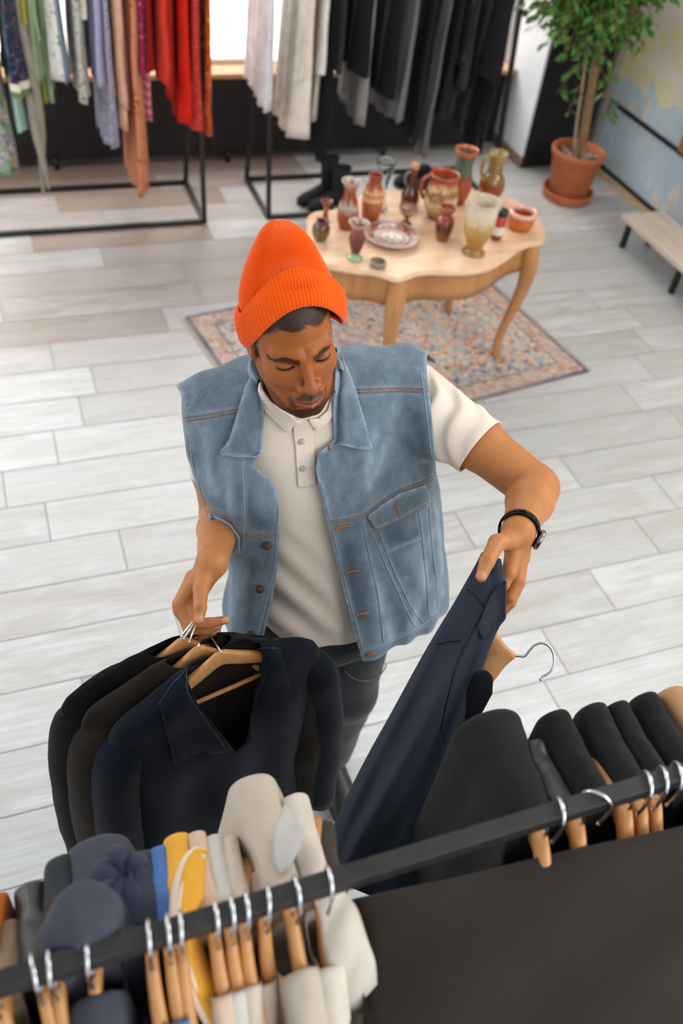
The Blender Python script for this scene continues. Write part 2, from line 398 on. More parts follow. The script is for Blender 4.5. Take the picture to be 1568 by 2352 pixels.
# ---------------------------------------------------------------- pottery and glass on the table
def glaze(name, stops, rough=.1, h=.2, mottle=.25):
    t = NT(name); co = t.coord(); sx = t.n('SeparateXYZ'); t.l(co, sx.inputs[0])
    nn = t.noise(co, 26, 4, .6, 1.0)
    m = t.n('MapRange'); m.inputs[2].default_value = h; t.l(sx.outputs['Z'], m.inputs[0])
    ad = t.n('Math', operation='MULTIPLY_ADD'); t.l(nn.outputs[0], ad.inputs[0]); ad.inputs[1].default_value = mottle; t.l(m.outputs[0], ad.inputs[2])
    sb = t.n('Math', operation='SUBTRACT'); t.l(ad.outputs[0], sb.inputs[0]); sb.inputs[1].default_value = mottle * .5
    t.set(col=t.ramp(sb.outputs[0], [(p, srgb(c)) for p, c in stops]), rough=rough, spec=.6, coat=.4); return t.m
def glass_mat(name, hexcol, rough=.02):
    if name in MATS: return MATS[name]
    t = NT(name); t.set(col=srgb(hexcol), rough=rough, trans=1.0, ior=1.3); MATS[name] = t.m; return t.m
def wallprof(outer, th=.004, floor=.006):
    """closed vessel profile from an outer profile [(r,z)...] bottom to top"""
    o = [(max(r_, .0005), z) for r_, z in outer]
    inner = [(max(r_ - th, .0006), max(z, floor)) for r_, z in o[::-1]]
    return [(.0004, o[0][1])] + o + inner[:-1] + [(.0004, floor)]
def sprof(P, n=5):
    return [(p[0], p[1]) for p in spline([np.array((a, b)) for a, b in P], n)]
GRP = 'pottery and glass on the wooden table'
def vessel(px, py, name, label, cat, outer, mat, th=.004, inner=None):
    p = atz(px, py, TZ); o = G().lathe(wallprof(sprof(outer), th), 36).obj(name, mat); o.location = (p[0], p[1], TZ + .0006)
    return tag(o, label, cat, GRP)
BR = lambda nme, h: glaze(nme, [(0, '#3a1710'), (.35, '#8a3a1c'), (.6, '#b05a2c'), (.8, '#7c2f1a'), (1, '#8e4a35')], .1, h)
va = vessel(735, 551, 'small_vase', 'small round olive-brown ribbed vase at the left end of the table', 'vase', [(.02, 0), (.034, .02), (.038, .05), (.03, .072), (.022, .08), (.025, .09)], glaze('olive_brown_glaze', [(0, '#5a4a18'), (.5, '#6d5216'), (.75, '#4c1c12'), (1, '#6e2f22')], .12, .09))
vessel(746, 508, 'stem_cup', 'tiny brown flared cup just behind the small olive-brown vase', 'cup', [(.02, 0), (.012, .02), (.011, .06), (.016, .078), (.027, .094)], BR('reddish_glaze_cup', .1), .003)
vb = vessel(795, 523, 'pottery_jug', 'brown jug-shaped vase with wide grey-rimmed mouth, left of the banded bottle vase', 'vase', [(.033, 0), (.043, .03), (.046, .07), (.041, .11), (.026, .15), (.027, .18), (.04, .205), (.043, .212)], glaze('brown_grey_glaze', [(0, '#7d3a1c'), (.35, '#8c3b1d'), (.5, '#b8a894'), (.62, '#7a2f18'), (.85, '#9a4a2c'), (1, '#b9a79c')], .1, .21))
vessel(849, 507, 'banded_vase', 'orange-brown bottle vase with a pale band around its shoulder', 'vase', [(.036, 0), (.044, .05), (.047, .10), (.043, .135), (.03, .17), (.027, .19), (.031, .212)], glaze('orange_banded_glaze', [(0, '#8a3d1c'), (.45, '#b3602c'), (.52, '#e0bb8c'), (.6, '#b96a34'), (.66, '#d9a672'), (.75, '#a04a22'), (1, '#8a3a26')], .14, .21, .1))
vessel(872, 480, 'glass_vase', 'clear flared glass vase behind the banded bottle vase', 'vase', [(.036, 0), (.026, .03), (.018, .06), (.024, .12), (.036, .18), (.046, .225)], glass_mat('clear_glass', '#eef3f4'), .003)
e0 = empty('corked_bottle', tuple(atz(938, 474, TZ) + np.array((0, 0, .0006))), 0, 'slim dark brown bottle with a cork and small handle at the back of the table', 'bottle', GRP)
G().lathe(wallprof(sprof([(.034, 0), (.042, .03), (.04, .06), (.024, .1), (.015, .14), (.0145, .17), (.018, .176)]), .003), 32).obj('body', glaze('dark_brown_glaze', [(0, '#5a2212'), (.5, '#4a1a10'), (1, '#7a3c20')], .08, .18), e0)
G().lathe([(.0004, .15), (.0125, .15), (.0135, .176), (.0185, .178), (.0185, .2), (.0004, .2)], 24).obj('cork', plain('cork', '#c08a5e', .8, scale=200), e0)
G().tube(spline([(-.014, 0, .165), (-.034, 0, .155), (-.04, 0, .125), (-.026, 0, .1)], 6), .005, 10).obj('handle', MATS.setdefault('grey_glaze', plain('grey_glaze', '#7d7a76', .2)), e0)
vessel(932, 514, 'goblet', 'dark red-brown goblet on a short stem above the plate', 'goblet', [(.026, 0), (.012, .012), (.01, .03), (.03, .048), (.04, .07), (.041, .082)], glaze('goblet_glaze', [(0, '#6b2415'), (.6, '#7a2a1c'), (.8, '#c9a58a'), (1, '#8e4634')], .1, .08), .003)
ej = empty('wide_jug', tuple(atz(1004, 498, TZ) + np.array((0, 0, .0006))), 0, 'large ochre and cream jug with a wide red-brown mouth in the middle of the table', 'jug', GRP)
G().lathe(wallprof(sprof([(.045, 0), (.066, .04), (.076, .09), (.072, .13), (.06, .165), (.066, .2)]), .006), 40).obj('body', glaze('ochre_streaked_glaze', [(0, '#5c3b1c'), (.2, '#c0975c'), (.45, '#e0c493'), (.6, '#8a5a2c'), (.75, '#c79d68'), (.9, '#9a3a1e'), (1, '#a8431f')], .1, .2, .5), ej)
G().tube(spline([(-.058, .02, .185), (-.085, .03, .165), (-.09, .03, .12), (-.074, .025, .08)], 6), .009, 12).obj('handle', MATS.setdefault('rust_glaze', plain('rust_glaze', '#9a4023', .15, coat=.4)), ej)
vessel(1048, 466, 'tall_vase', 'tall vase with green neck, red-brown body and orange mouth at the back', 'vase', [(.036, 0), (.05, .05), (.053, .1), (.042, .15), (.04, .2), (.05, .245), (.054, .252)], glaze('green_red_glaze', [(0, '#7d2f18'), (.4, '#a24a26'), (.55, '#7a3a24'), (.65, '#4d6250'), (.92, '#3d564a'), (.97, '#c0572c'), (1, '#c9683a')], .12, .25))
ei = empty('handled_jug', tuple(atz(1122, 456, TZ) + np.array((0, 0, .0006))), 0, 'olive-brown jug with ribbed neck and a looped handle at the back right of the table', 'jug', GRP)
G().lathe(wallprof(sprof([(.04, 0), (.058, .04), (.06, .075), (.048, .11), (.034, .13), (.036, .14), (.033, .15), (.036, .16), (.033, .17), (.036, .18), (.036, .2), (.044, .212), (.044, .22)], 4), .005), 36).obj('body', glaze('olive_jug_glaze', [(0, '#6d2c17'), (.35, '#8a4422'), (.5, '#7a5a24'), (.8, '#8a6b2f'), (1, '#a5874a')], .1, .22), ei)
G().tube(spline([(-.04, -.01, .2), (-.07, -.015, .205), (-.085, -.02, .17), (-.078, -.02, .13), (-.052, -.012, .095)], 7), .0085, 12).obj('handle', MATS.setdefault('olive_handle', plain('olive_handle_glaze', '#8f7338', .15, coat=.4)), ei)
vessel(1086, 580, 'amber_glass', 'large footed amber glass tumbler near the front right edge of the table', 'glass', [(.05, 0), (.05, .008), (.036, .022), (.042, .05), (.058, .09), (.066, .14), (.066, .19), (.07, .225), (.072, .235)], glaze('amber_crackle_glaze', [(0, '#8a6428'), (.3, '#a9762a'), (.5, '#b58a44'), (.68, '#cdb794'), (.9, '#d8cdbb'), (1, '#c9b49a')], .06, .235, .5), .004)
vessel(1014, 550, 'bulb_vase', 'small glossy black-and-brown vase with a red bulbous neck, centre front of the table', 'vase', [(.026, 0), (.034, .03), (.041, .07), (.038, .095), (.025, .11), (.024, .12), (.034, .135), (.036, .15)], glaze('black_brown_glaze', [(0, '#9a5c24'), (.3, '#4a2412'), (.45, '#2a130c'), (.6, '#8a3a20'), (.8, '#9a3a26'), (1, '#a04a36')], .07, .15, .6))
el = empty('lidded_jar', tuple(atz(1138, 549, TZ) + np.array((0, 0, .0006))), 0, 'little jar with black lid, red and white bands, beside the amber tumbler', 'jar', GRP)
G().lathe(wallprof(sprof([(.022, 0), (.026, .02), (.028, .05), (.028, .1), (.024, .112)]), .003), 28).obj('body', glaze('red_white_band', [(0, '#6a3322'), (.22, '#7a4028'), (.28, '#e3ddd6'), (.58, '#ded6ce'), (.62, '#c23222'), (1, '#b02a1c')], .2, .11, .04), el)
G().lathe([(.0004, .112), (.027, .112), (.028, .116), (.028, .132), (.024, .138), (.0004, .139)], 28).obj('lid', plain('black_lid', '#1f1f20', .3), el)
em = empty('candle_jar', tuple(atz(1192, 524, TZ) + np.array((0, 0, .0006))), 0, 'squat orange jar with thick pinkish glass rim at the right end of the table', 'jar', GRP)
G().lathe(wallprof(sprof([(.048, 0), (.056, .015), (.059, .04), (.058, .062)]), .004), 36).obj('body', glaze('orange_jar_glaze', [(0, '#a04a12'), (.5, '#c9661c'), (1, '#b5551e')], .08, .06), em)
G().lathe([(.058, .061), (.066, .066), (.067, .08), (.06, .086), (.05, .082), (.05, .066)], 36).obj('rim', plain('pink_rim_glaze', '#d9a994', .06, coat=.5), em)
p = atz(898, 550, TZ); o = G().lathe([(.0004, .004), (.07, .004), (.075, .0), (.08, .004), (.118, .022), (.122, .025), (.118, .028), (.08, .012), (.0004, .010)], 48).obj('plate', None)
t = NT('patterned_plate'); co = t.coord(); gr = t.n('VectorMath', operation='LENGTH'); mp = t.n('Mapping'); mp.inputs['Scale'].default_value = (8.2, 8.2, 0); t.l(co, mp.inputs[0]); t.l(mp.outputs[0], gr.inputs[0])
nn = t.noise(co, 70, 3); c1 = t.ramp(gr.outputs['Value'], [(0, srgb('#c9bcae')), (.12, srgb('#8a4630')), (.2, srgb('#b3aaa2')), (.38, srgb('#a3503a')), (.5, srgb('#a8a29c')), (.62, srgb('#8a3a28')), (.8, srgb('#9a4a36')), (.92, srgb('#b5a79c')), (1, srgb('#6a2a1e'))], 'CONSTANT')
t.set(col=t.mix(t.ramp(nn.outputs[0], [(.5, (0, 0, 0)), (.58, (.7, .7, .7))]), c1, srgb('#c9b8a8')), rough=.3, coat=.15); o.data.materials.clear(); o.data.materials.append(t.m)
o.location = (p[0], p[1], TZ + .0006); tag(o, 'round red-brown patterned plate lying on the table', 'plate', GRP)
vessel(814, 594, 'tulip_vase', 'small brown waisted vase on a pale green foot, left front of the table', 'vase', [(.034, 0), (.032, .01), (.018, .022), (.026, .05), (.034, .085), (.028, .115), (.026, .13), (.038, .155), (.043, .162)], glaze('brown_green_glaze', [(0, '#9db08e'), (.14, '#8fa382'), (.2, '#5a2018'), (.6, '#6b2a20'), (.85, '#8a4434'), (1, '#b59a8c')], .08, .16, .12))
vessel(867, 611, 'ring_dish', 'tiny round grey-rimmed dish at the front edge of the table', 'dish', [(.028, 0), (.034, .008), (.036, .02), (.034, .022)], plain('grey_brown_dish', '#8a7a68', .2, coat=.3), .007)

# ================================================================== BENCH
bench = empty('low_bench', (3.62, 3.8, 0), 0, 'low pale wooden bench with black steel legs against the painted wall', 'bench')
b0 = atz(1430, 490, .205); b1 = atz(1568, 602, .205); b2 = atz(1518, 476, .205)
bx0, by1 = b0[0] - 3.62, b0[1] - 3.8
bs = G().box((bx0, -.95, .170), (bx0 + .29, by1, .205)).obj('seat', wood('pale_bench_wood', '#d3c4b5', '#bfae9d', .9, .5, axis=1), bench, False); mod(bs, 'BEVEL', width=.004, segments=2)
for sx_ in (bx0 + .05, bx0 + .24):
    for sy in (by1 - .035, by1 - .56, -.88):
        G().bar((sx_, sy, .17), (sx_, sy, 0), .028).obj('leg', black_metal(), bench, False)
# wood-framed board on the right wall, mostly out of frame
pf = atx(1558, 345, 3.93); fr = empty('wooden_frame', (3.949, pf[1], pf[2]), 0, 'corner of an orange-brown wooden frame on the painted wall', 'frame')
g = G(); W_ = .9; Hh = .8
for a, b in (((-.03, -W_, 0), (0, 0, .05)), ((-.03, -W_, Hh - .05), (0, 0, Hh)), ((-.03, -.05, .05), (0, 0, Hh - .05)), ((-.03, -W_, .05), (0, -W_ + .05, Hh - .05))): g.box(a, b)
g.obj('moulding', wood('orange_frame_wood', '#b5713c', '#8f5426', 1, .4, axis=1), fr, False)
G().box((-.012, -W_ + .05, .05), (-.004, -.05, Hh - .05)).obj('board', plain('frame_board', '#b89a72', .6), fr, False)

# ================================================================== POTTED PLANT
PX, PY = 3.517, 4.735
plant = empty('potted_fig_tree', (PX, PY, 0), 0, 'tall leafy fig tree in a terracotta pot in the corner by the painted wall', 'plant')
TC = plain('terracotta', '#b5653f', .75, var=.14, scale=9, bump=.1); TC2 = plain('terracotta_saucer', '#bb6840', .75, var=.1, scale=9)
G().lathe([(.0005, .004), (.15, .0), (.158, .004), (.166, .05), (.168, .058), (.158, .058), (.15, .018), (.0005, .018)], 44).obj('saucer', TC2, plant)
PH = .315
G().lathe([(.0005, .02), (.118, .02), (.124, .026), (.158, PH - .045), (.168, PH - .04), (.174, PH - .005), (.17, PH), (.158, PH), (.152, PH - .04), (.15, PH - .06), (.0005, PH - .06)], 48).obj('pot', TC, plant)
g = G(); N = 24
g.lathe([(.0005, PH - .042), (.05, PH - .04), (.1, PH - .045), (.151, PH - .048)], 30)
so = g.obj('soil', plain('potting_soil', '#5d4a3c', .95, var=.5, scale=80, bump=.8), plant)
rng = random.Random(5); g = G()
for i in range(46):
    a = rng.random() * 6.28; r_ = .03 + .11 * rng.random(); s = .006 + .008 * rng.random(); c = (r_ * math.cos(a), r_ * math.sin(a), PH - .043 + s * .4)
    g.lathe([(.0003, -s * .6), (s * .8, -s * .3), (s, 0), (s * .7, s * .45), (.0003, s * .6)], 7, c)
pb = g.obj('pebbles', plain('pale_pebbles', '#b39f88', .8, var=.3, scale=60), plant); pb['kind'] = 'stuff'
def on(px, py, Y): q = aty(px, py, Y); return (q[0] - PX, q[1] - PY, q[2])
tr = [(.0, .02, PH - .06), on(1338, 320, PY), on(1352, 240, PY), on(1366, 160, PY), on(1384, 80, PY + .03), on(1390, 0, PY + .06), on(1392, -80, PY + .06)]
BK = plain('fig_bark', '#8a6a4c', .85, var=.25, scale=35, bump=.4)
sp = spline(tr, 8); G().tube(sp, np.linspace(.03, .022, len(sp)), 12).obj('trunk', BK, plant)
st = [(-.02, -.0, PH - .06), on(1322, 300, PY - .02), on(1338, 190, PY - .02), on(1350, 80, PY - .01), on(1356, -20, PY), on(1360, -90, PY)]
G().tube(spline(st, 6), .0085, 8).obj('stem', plain('pale_stem', '#a98f7c', .8, var=.2, scale=40), plant)
lf = G(); br = G(); rng = random.Random(11)
def leaf(c, d, L, wd, roll):
    d = Vector(d).normalized(); u = Vector((0, 0, 1)) if abs(d.z) < .95 else Vector((1, 0, 0)); s = d.cross(u).normalized(); nn_ = s.cross(d)
    s, nn_ = (s * math.cos(roll) + nn_ * math.sin(roll)), (nn_ * math.cos(roll) - s * math.sin(roll)); c = Vector(c)
    P = [(0, 0, 0), (.3, .42, .06), (.62, .40, .04), (1, 0, -.12), (.62, -.40, .04), (.3, -.42, .06), (.3, 0, 0), (.65, 0, -.03)]
    V = [c + d * (a * L) + s * (b * wd) + nn_ * (z * L) for a, b, z in P]
    lf.add(V, [(0, 6, 1), (1, 6, 7, 2), (2, 7, 3), (0, 5, 6), (6, 5, 4, 7), (7, 4, 3)])
def sprig(p0, p1, nl, spread=.05, big=1.0):
    p0 = np.array(p0); p1 = np.array(p1); mid = (p0 + p1) / 2 + np.array((0, 0, .05)); pts = spline([p0, mid, p1], 6); br.tube(pts, np.linspace(.0035, .0015, len(pts)), 5)
    for i in range(nl):
        t_ = .15 + .85 * (i + rng.random()) / nl; c = pts[min(int(t_ * (len(pts) - 1)), len(pts) - 1)]
        a = rng.random() * 6.28; d = np.array((math.cos(a), math.sin(a), -.55 - .5 * rng.random()))
        leaf(c + d * .01, d, (.054 + .03 * rng.random()) * big, (.030 + .014 * rng.random()) * big, rng.random() * 6.28)
cc = np.array(on(1362, 20, PY + .02))
for i in range(320):
    a = rng.random() * 6.28; el = rng.uniform(-.8, 1.0); r_ = rng.uniform(.15, .5)
    q = cc + np.array((math.cos(a) * r_ * math.cos(el), math.sin(a) * r_ * .75 * math.cos(el), math.sin(el) * r_ * .85 + .08))
    if q[0] + PX > 3.91: q[0] = 3.91 - PX - rng.random() * .1
    if q[1] + PY > 5.12: q[1] = 5.12 - PY
    s0 = cc + np.array((.02, .02, rng.uniform(-.05, .3))); sprig(s0, q, rng.randint(9, 14))
for (x0, y0, x1, y1, Y, n_) in ((1338, 190, 1300, 268, PY - .06, 6), (1340, 150, 1278, 215, PY - .05, 8), (1372, 120, 1400, 190, PY - .1, 7), (1375, 150, 1392, 262, PY - .02, 9), (1360, 60, 1290, 140, PY - .1, 14), (1350, 40, 1255, 60, PY - .12, 16), (1345, 10, 1205, 30, PY - .05, 16), (1370, 30, 1460, 75, PY - .1, 14), (1365, 90, 1330, 165, PY - .12, 16), (1360, 60, 1320, 130, PY - .15, 16), (1385, 60, 1440, 110, PY - .1, 10), (1385, 210, 1405, 285, PY + .05, 6)):
    sprig(on(x0, y0, PY), on(x1, y1, Y), n_)
t = NT('fig_leaves'); oi = t.n('NewGeometry'); w = t.noise(t.coord(), 22, 2)
col = t.ramp(w.outputs[0], [(.3, srgb('#28521f')), (.5, srgb('#477d30')), (.7, srgb('#82ae4e'))])
t.set(col=col, rough=.32, spec=.5); tl = t.n('BsdfTranslucent'); t.l(col, tl.inputs[0]); mx = t.n('MixShader'); mx.inputs[0].default_value = .25
t.l(t.b.outputs[0], mx.inputs[1]); t.l(tl.outputs[0], mx.inputs[2]); t.l(mx.outputs[0], t.t.nodes['Material Output'].inputs[0])
lo = lf.obj('leaves', t.m, plant); lo['kind'] = 'stuff'
bo = br.obj('twigs', BK, plant); bo['kind'] = 'stuff'

# ================================================================== BACK CLOTHES RACKS
def back_rack(x0, x1, y0, y1, zt, label):
    o = empty('clothes_rack', ((x0 + x1) / 2, (y0 + y1) / 2, 0), 0, label, 'clothes rack', 'black steel clothes racks by the window')
    cx_, cy_ = (x0 + x1) / 2, (y0 + y1) / 2; w = .024; hx = (x1 - x0) / 2; hy = (y1 - y0) / 2; m = black_metal()
    for sy in (-hy, hy): G().bar((-hx, sy, w / 2), (hx, sy, w / 2), w).obj('floor_bar', m, o, False)
    for sx_ in (-hx, hx):
        G().bar((sx_, -hy, w / 2), (sx_, hy, w / 2), w).obj('floor_bar', m, o, False)
        for sy in (-hy, hy): G().bar((sx_, sy, w / 2), (sx_, 0, zt), w).obj('post', m, o, False)
    G().bar((-hx, 0, zt), (hx, 0, zt), w).obj('rail', m, o, False)
    return o
ZT = 1.62
back_rack(-.95, 1.10, 4.70, 5.19, ZT, 'black steel rack of colourful clothes at the back left')
back_rack(1.48, 2.94, 4.70, 5.19, ZT, 'black steel rack of white and black clothes behind the table')
RY = 4.945
def back_garment(name, label, cat, px, py, m, hy=.21, hx=.020, folds=3, sway=.012, Yn=None, group=None, hem=None, taper=.0, seed=0, y_off=0.0):
    """a garment hanging edge-on from the rail; px,py is where its near lower corner is seen"""
    Yn = RY - hy + y_off; P = aty(px, py, Yn); X = P[0] - hx; zh = max(P[2], .03); rs = random.Random(hash((px, py)) % 9973)
    ph = rs.random() * 6.28; N = 44; rings = []; zs = np.concatenate([np.linspace(zh, 1.40, 22), [1.46, 1.51, 1.55, 1.585, 1.61, 1.63, 1.642]])
    for z in zs:
        k = clamp((1.45 - z) / (1.45 - zh)); r_ = []
        sh = 1.0 if z < 1.42 else max(.12, 1 - ((z - 1.42) / .22) ** 1.3 * .9)
        wd = hy * (1 + .10 * k - taper * k) * sh
        for i in range(N):
            a = 2 * math.pi * i / N; ca, sa = math.cos(a), math.sin(a)
            yy = math.copysign(abs(sa) ** .8, sa) * wd; fold = math.sin(yy * folds * 16 + ph + nz(z * 3, ph) * 1.5) * sway * (.25 + k)
            xx = math.copysign(abs(ca) ** .7, ca) * hx * (.8 + .35 * k) * (1.0 if z < 1.5 else .9) + fold + .01 * nz(z * 2.2, ph, 3)
            dz = 0.0 if z > zh + .001 else .02 * math.sin(yy * 11 + ph) + .012 * nz(yy * 20, ph)
            r_.append((xx, yy + y_off * clamp((1.6 - z) / .3) + .008 * nz(z * 4, ph, 9), z + dz))
        rings.append(r_)
    if z > 0: pass
    o = empty(name, (X, RY, 0), 0, label, cat, group)
    g = G().loft(rings); n_ = len(zs) * N; g.F.append(tuple(range((len(zs) - 1) * N, n_))); g.F.append(tuple(range(N))[::-1])
    b = g.obj('body', m, o)
    if hem:
        g = G().loft([[(x * 1.06, y * 1.015, z) for x, y, z in [(p[0], p[1], p[2]) for p in rr]] for rr in (rings[0], [(a[0], a[1], a[2] + .07) for a in rings[0]])]); g.obj('hem_band', hem, o)
    return o
LG = 'colourful clothes on the back left rack'; RG = 'white and black clothes on the back right rack'
C = cloth; PC = print_cloth
for a in (
    ('floral_dress', 'navy floral dress with a striped cream hem at the left edge', 'dress', 62, 214, PC('navy_floral', '#1f2a3d', ['#31465f', '#5d6f8c', '#7d3a55'], 30.0, .58), .24, .03, 4, .02, PC('striped_hem', '#e2dac6', ['#6d7a5c', '#3a4258'], 4.5, .6, True)),
    ('olive_camisole', 'olive-yellow silky top hanging above the navy floral dress', 'top', 75, 62, C('olive_yellow', '#a79a2e'), .2, .02, 2, .01, None),
    ('mint_skirt', 'pale mint skirt showing beneath the navy floral dress', 'skirt', 61, 308, C('mint', '#a9cfc0'), .16, .02, 4, .012, None),
    ('patchwork_dress', 'green and purple floral dress hanging lowest at the left edge', 'dress', 36, 412, PC('patchwork', '#7f9a86', ['#a884a6', '#c7c0c0', '#55705e', '#d4884a'], 17.0, .56), .2, .03, 4, .02, None),
    ('green_blouse', 'light green blouse beside the olive-yellow top', 'blouse', 99, 100, C('light_green', '#9dbd86'), .18, .018, 2, .01, None),
    ('sage_dress', 'grey-green dress behind the twisted scarf', 'dress', 103, 182, C('sage', '#8a9a7a'), .2, .022, 3, .012, None),
    ('lime_skirt', 'lime-olive skirt hem beside the twisted scarf', 'skirt', 108, 246, C('lime_olive', '#8f9430'), .14, .016, 3, .01, None),
    ('pale_sage_shirt', 'pale sage shirt right of the lime-olive skirt', 'shirt', 128, 232, C('pale_sage', '#98ab8a'), .13, .018, 2, .01, None),
    ('flower_print_dress', 'white dress with small orange and violet flowers', 'dress', 150, 180, PC('white_floral', '#e2ddd6', ['#d99a5a', '#7a6a9a', '#5d9a6a'], 21.0, .62), .2, .026, 3, .015, None),
    ('leaf_print_camisole', 'short white top with green leaf print', 'top', 138, 86, PC('white_green_leaf', '#dfe2da', ['#3f9468', '#c79aa8'], 18.0, .6), .18, .02, 2, .01, None),
    ('denim_shirt', 'faded blue shirt between the flower dress and speckled dress', 'shirt', 158, 182, C('faded_blue', '#76879c'), .2, .014, 2, .01, None),
    ('speckled_dress', 'grey speckled narrow dress hanging to mid height', 'dress', 206, 226, PC('speckled', '#c4beb2', ['#6d665c', '#8f877a'], 55.0, .56), .2, .022, 3, .012, None),
    ('pale_print_camisole', 'short pale blue and cream printed top', 'top', 206, 46, PC('pale_print', '#d5dde2', ['#8fb0cf', '#d9c9a6'], 15.0, .56), .18, .03, 2, .01, None),
    ('lavender_shirt', 'plain lavender shirt right of the speckled dress', 'shirt', 247, 200, C('lavender', '#a9a6c4'), .2, .024, 3, .012, None),
    ('lavender_dress', 'long grey-lavender textured dress with ruffled hem', 'dress', 272, 348, PC('grey_lavender', '#9895ab', ['#74728a', '#b3b0c4'], 60.0, .52), .2, .022, 3, .014, None),
    ('mauve_dress', 'dusty mauve dress between lavender and peach garments', 'dress', 263, 240, C('mauve', '#b297a6'), .2, .014, 3, .01, None),
    ('peach_blouse', 'pink-peach blouse hanging in front of the dotted dress', 'blouse', 298, 238, C('pink_peach', '#d6a291'), .2, .022, 3, .012, None),
    ('apricot_skirt', 'apricot skirt just left of the dotted orange dress', 'skirt', 291, 293, C('apricot', '#d8ab85'), .2, .014, 3, .01, None),
    ('dotted_dress', 'long orange dress with rust polka dots reaching near the floor', 'dress', 340, 450, PC('dotted_orange', '#cf8560', ['#9a4320'], 26, .60), .21, .026, 3, .014, None),
    ('magenta_dress', 'magenta dress with blue flower print at the top', 'dress', 333, 165, PC('magenta_floral', '#a31444', ['#c46a92', '#8a6fae'], 23.0, .6), .2, .02, 2, .01, None),
    ('striped_pink_skirt', 'pink striped skirt under the magenta dress', 'skirt', 349, 280, PC('pink_stripe', '#b0566a', ['#c98a98'], 7.0, .6, True), .17, .018, 3, .01, None),
    ('dark_red_dress', 'dark red dress between the magenta dress and coral blouse', 'dress', 354, 172, C('dark_red', '#8c1512'), .2, .022, 3, .012, None),
    ('coral_blouse', 'smooth coral-red blouse with pointed hem', 'blouse', 393, 198, C('coral_red', '#cf3a2a'), .2, .026, 2, .012, None),
    ('deep_red_dress', 'deep red dress just right of the coral blouse', 'dress', 404, 212, C('deep_red', '#a81a10'), .2, .02, 3, .012, None),
    ('scarlet_dress', 'bright scarlet dress near the right end of the left rack', 'dress', 440, 281, C('scarlet', '#d4200f'), .2, .024, 3, .014, None),
    ('speckled_red_dress', 'red dress with fine dark speckles next to the scarlet dress', 'dress', 464, 308, PC('red_speckle', '#c42a1e', ['#8a3a3c', '#d46a5a'], 75.0, .56), .2, .022, 4, .014, None),
    ('orange_print_dress', 'orange and yellow printed dress at the right end of the left rack', 'dress', 487, 300, PC('orange_print', '#c8501c', ['#d9a22e', '#a3281a'], 20.0, .54), .19, .016, 3, .012, None),
): back_garment(a[0], a[1], a[2], a[3], a[4], a[5], a[6], a[7], a[8], a[9], group=LG, hem=a[10])
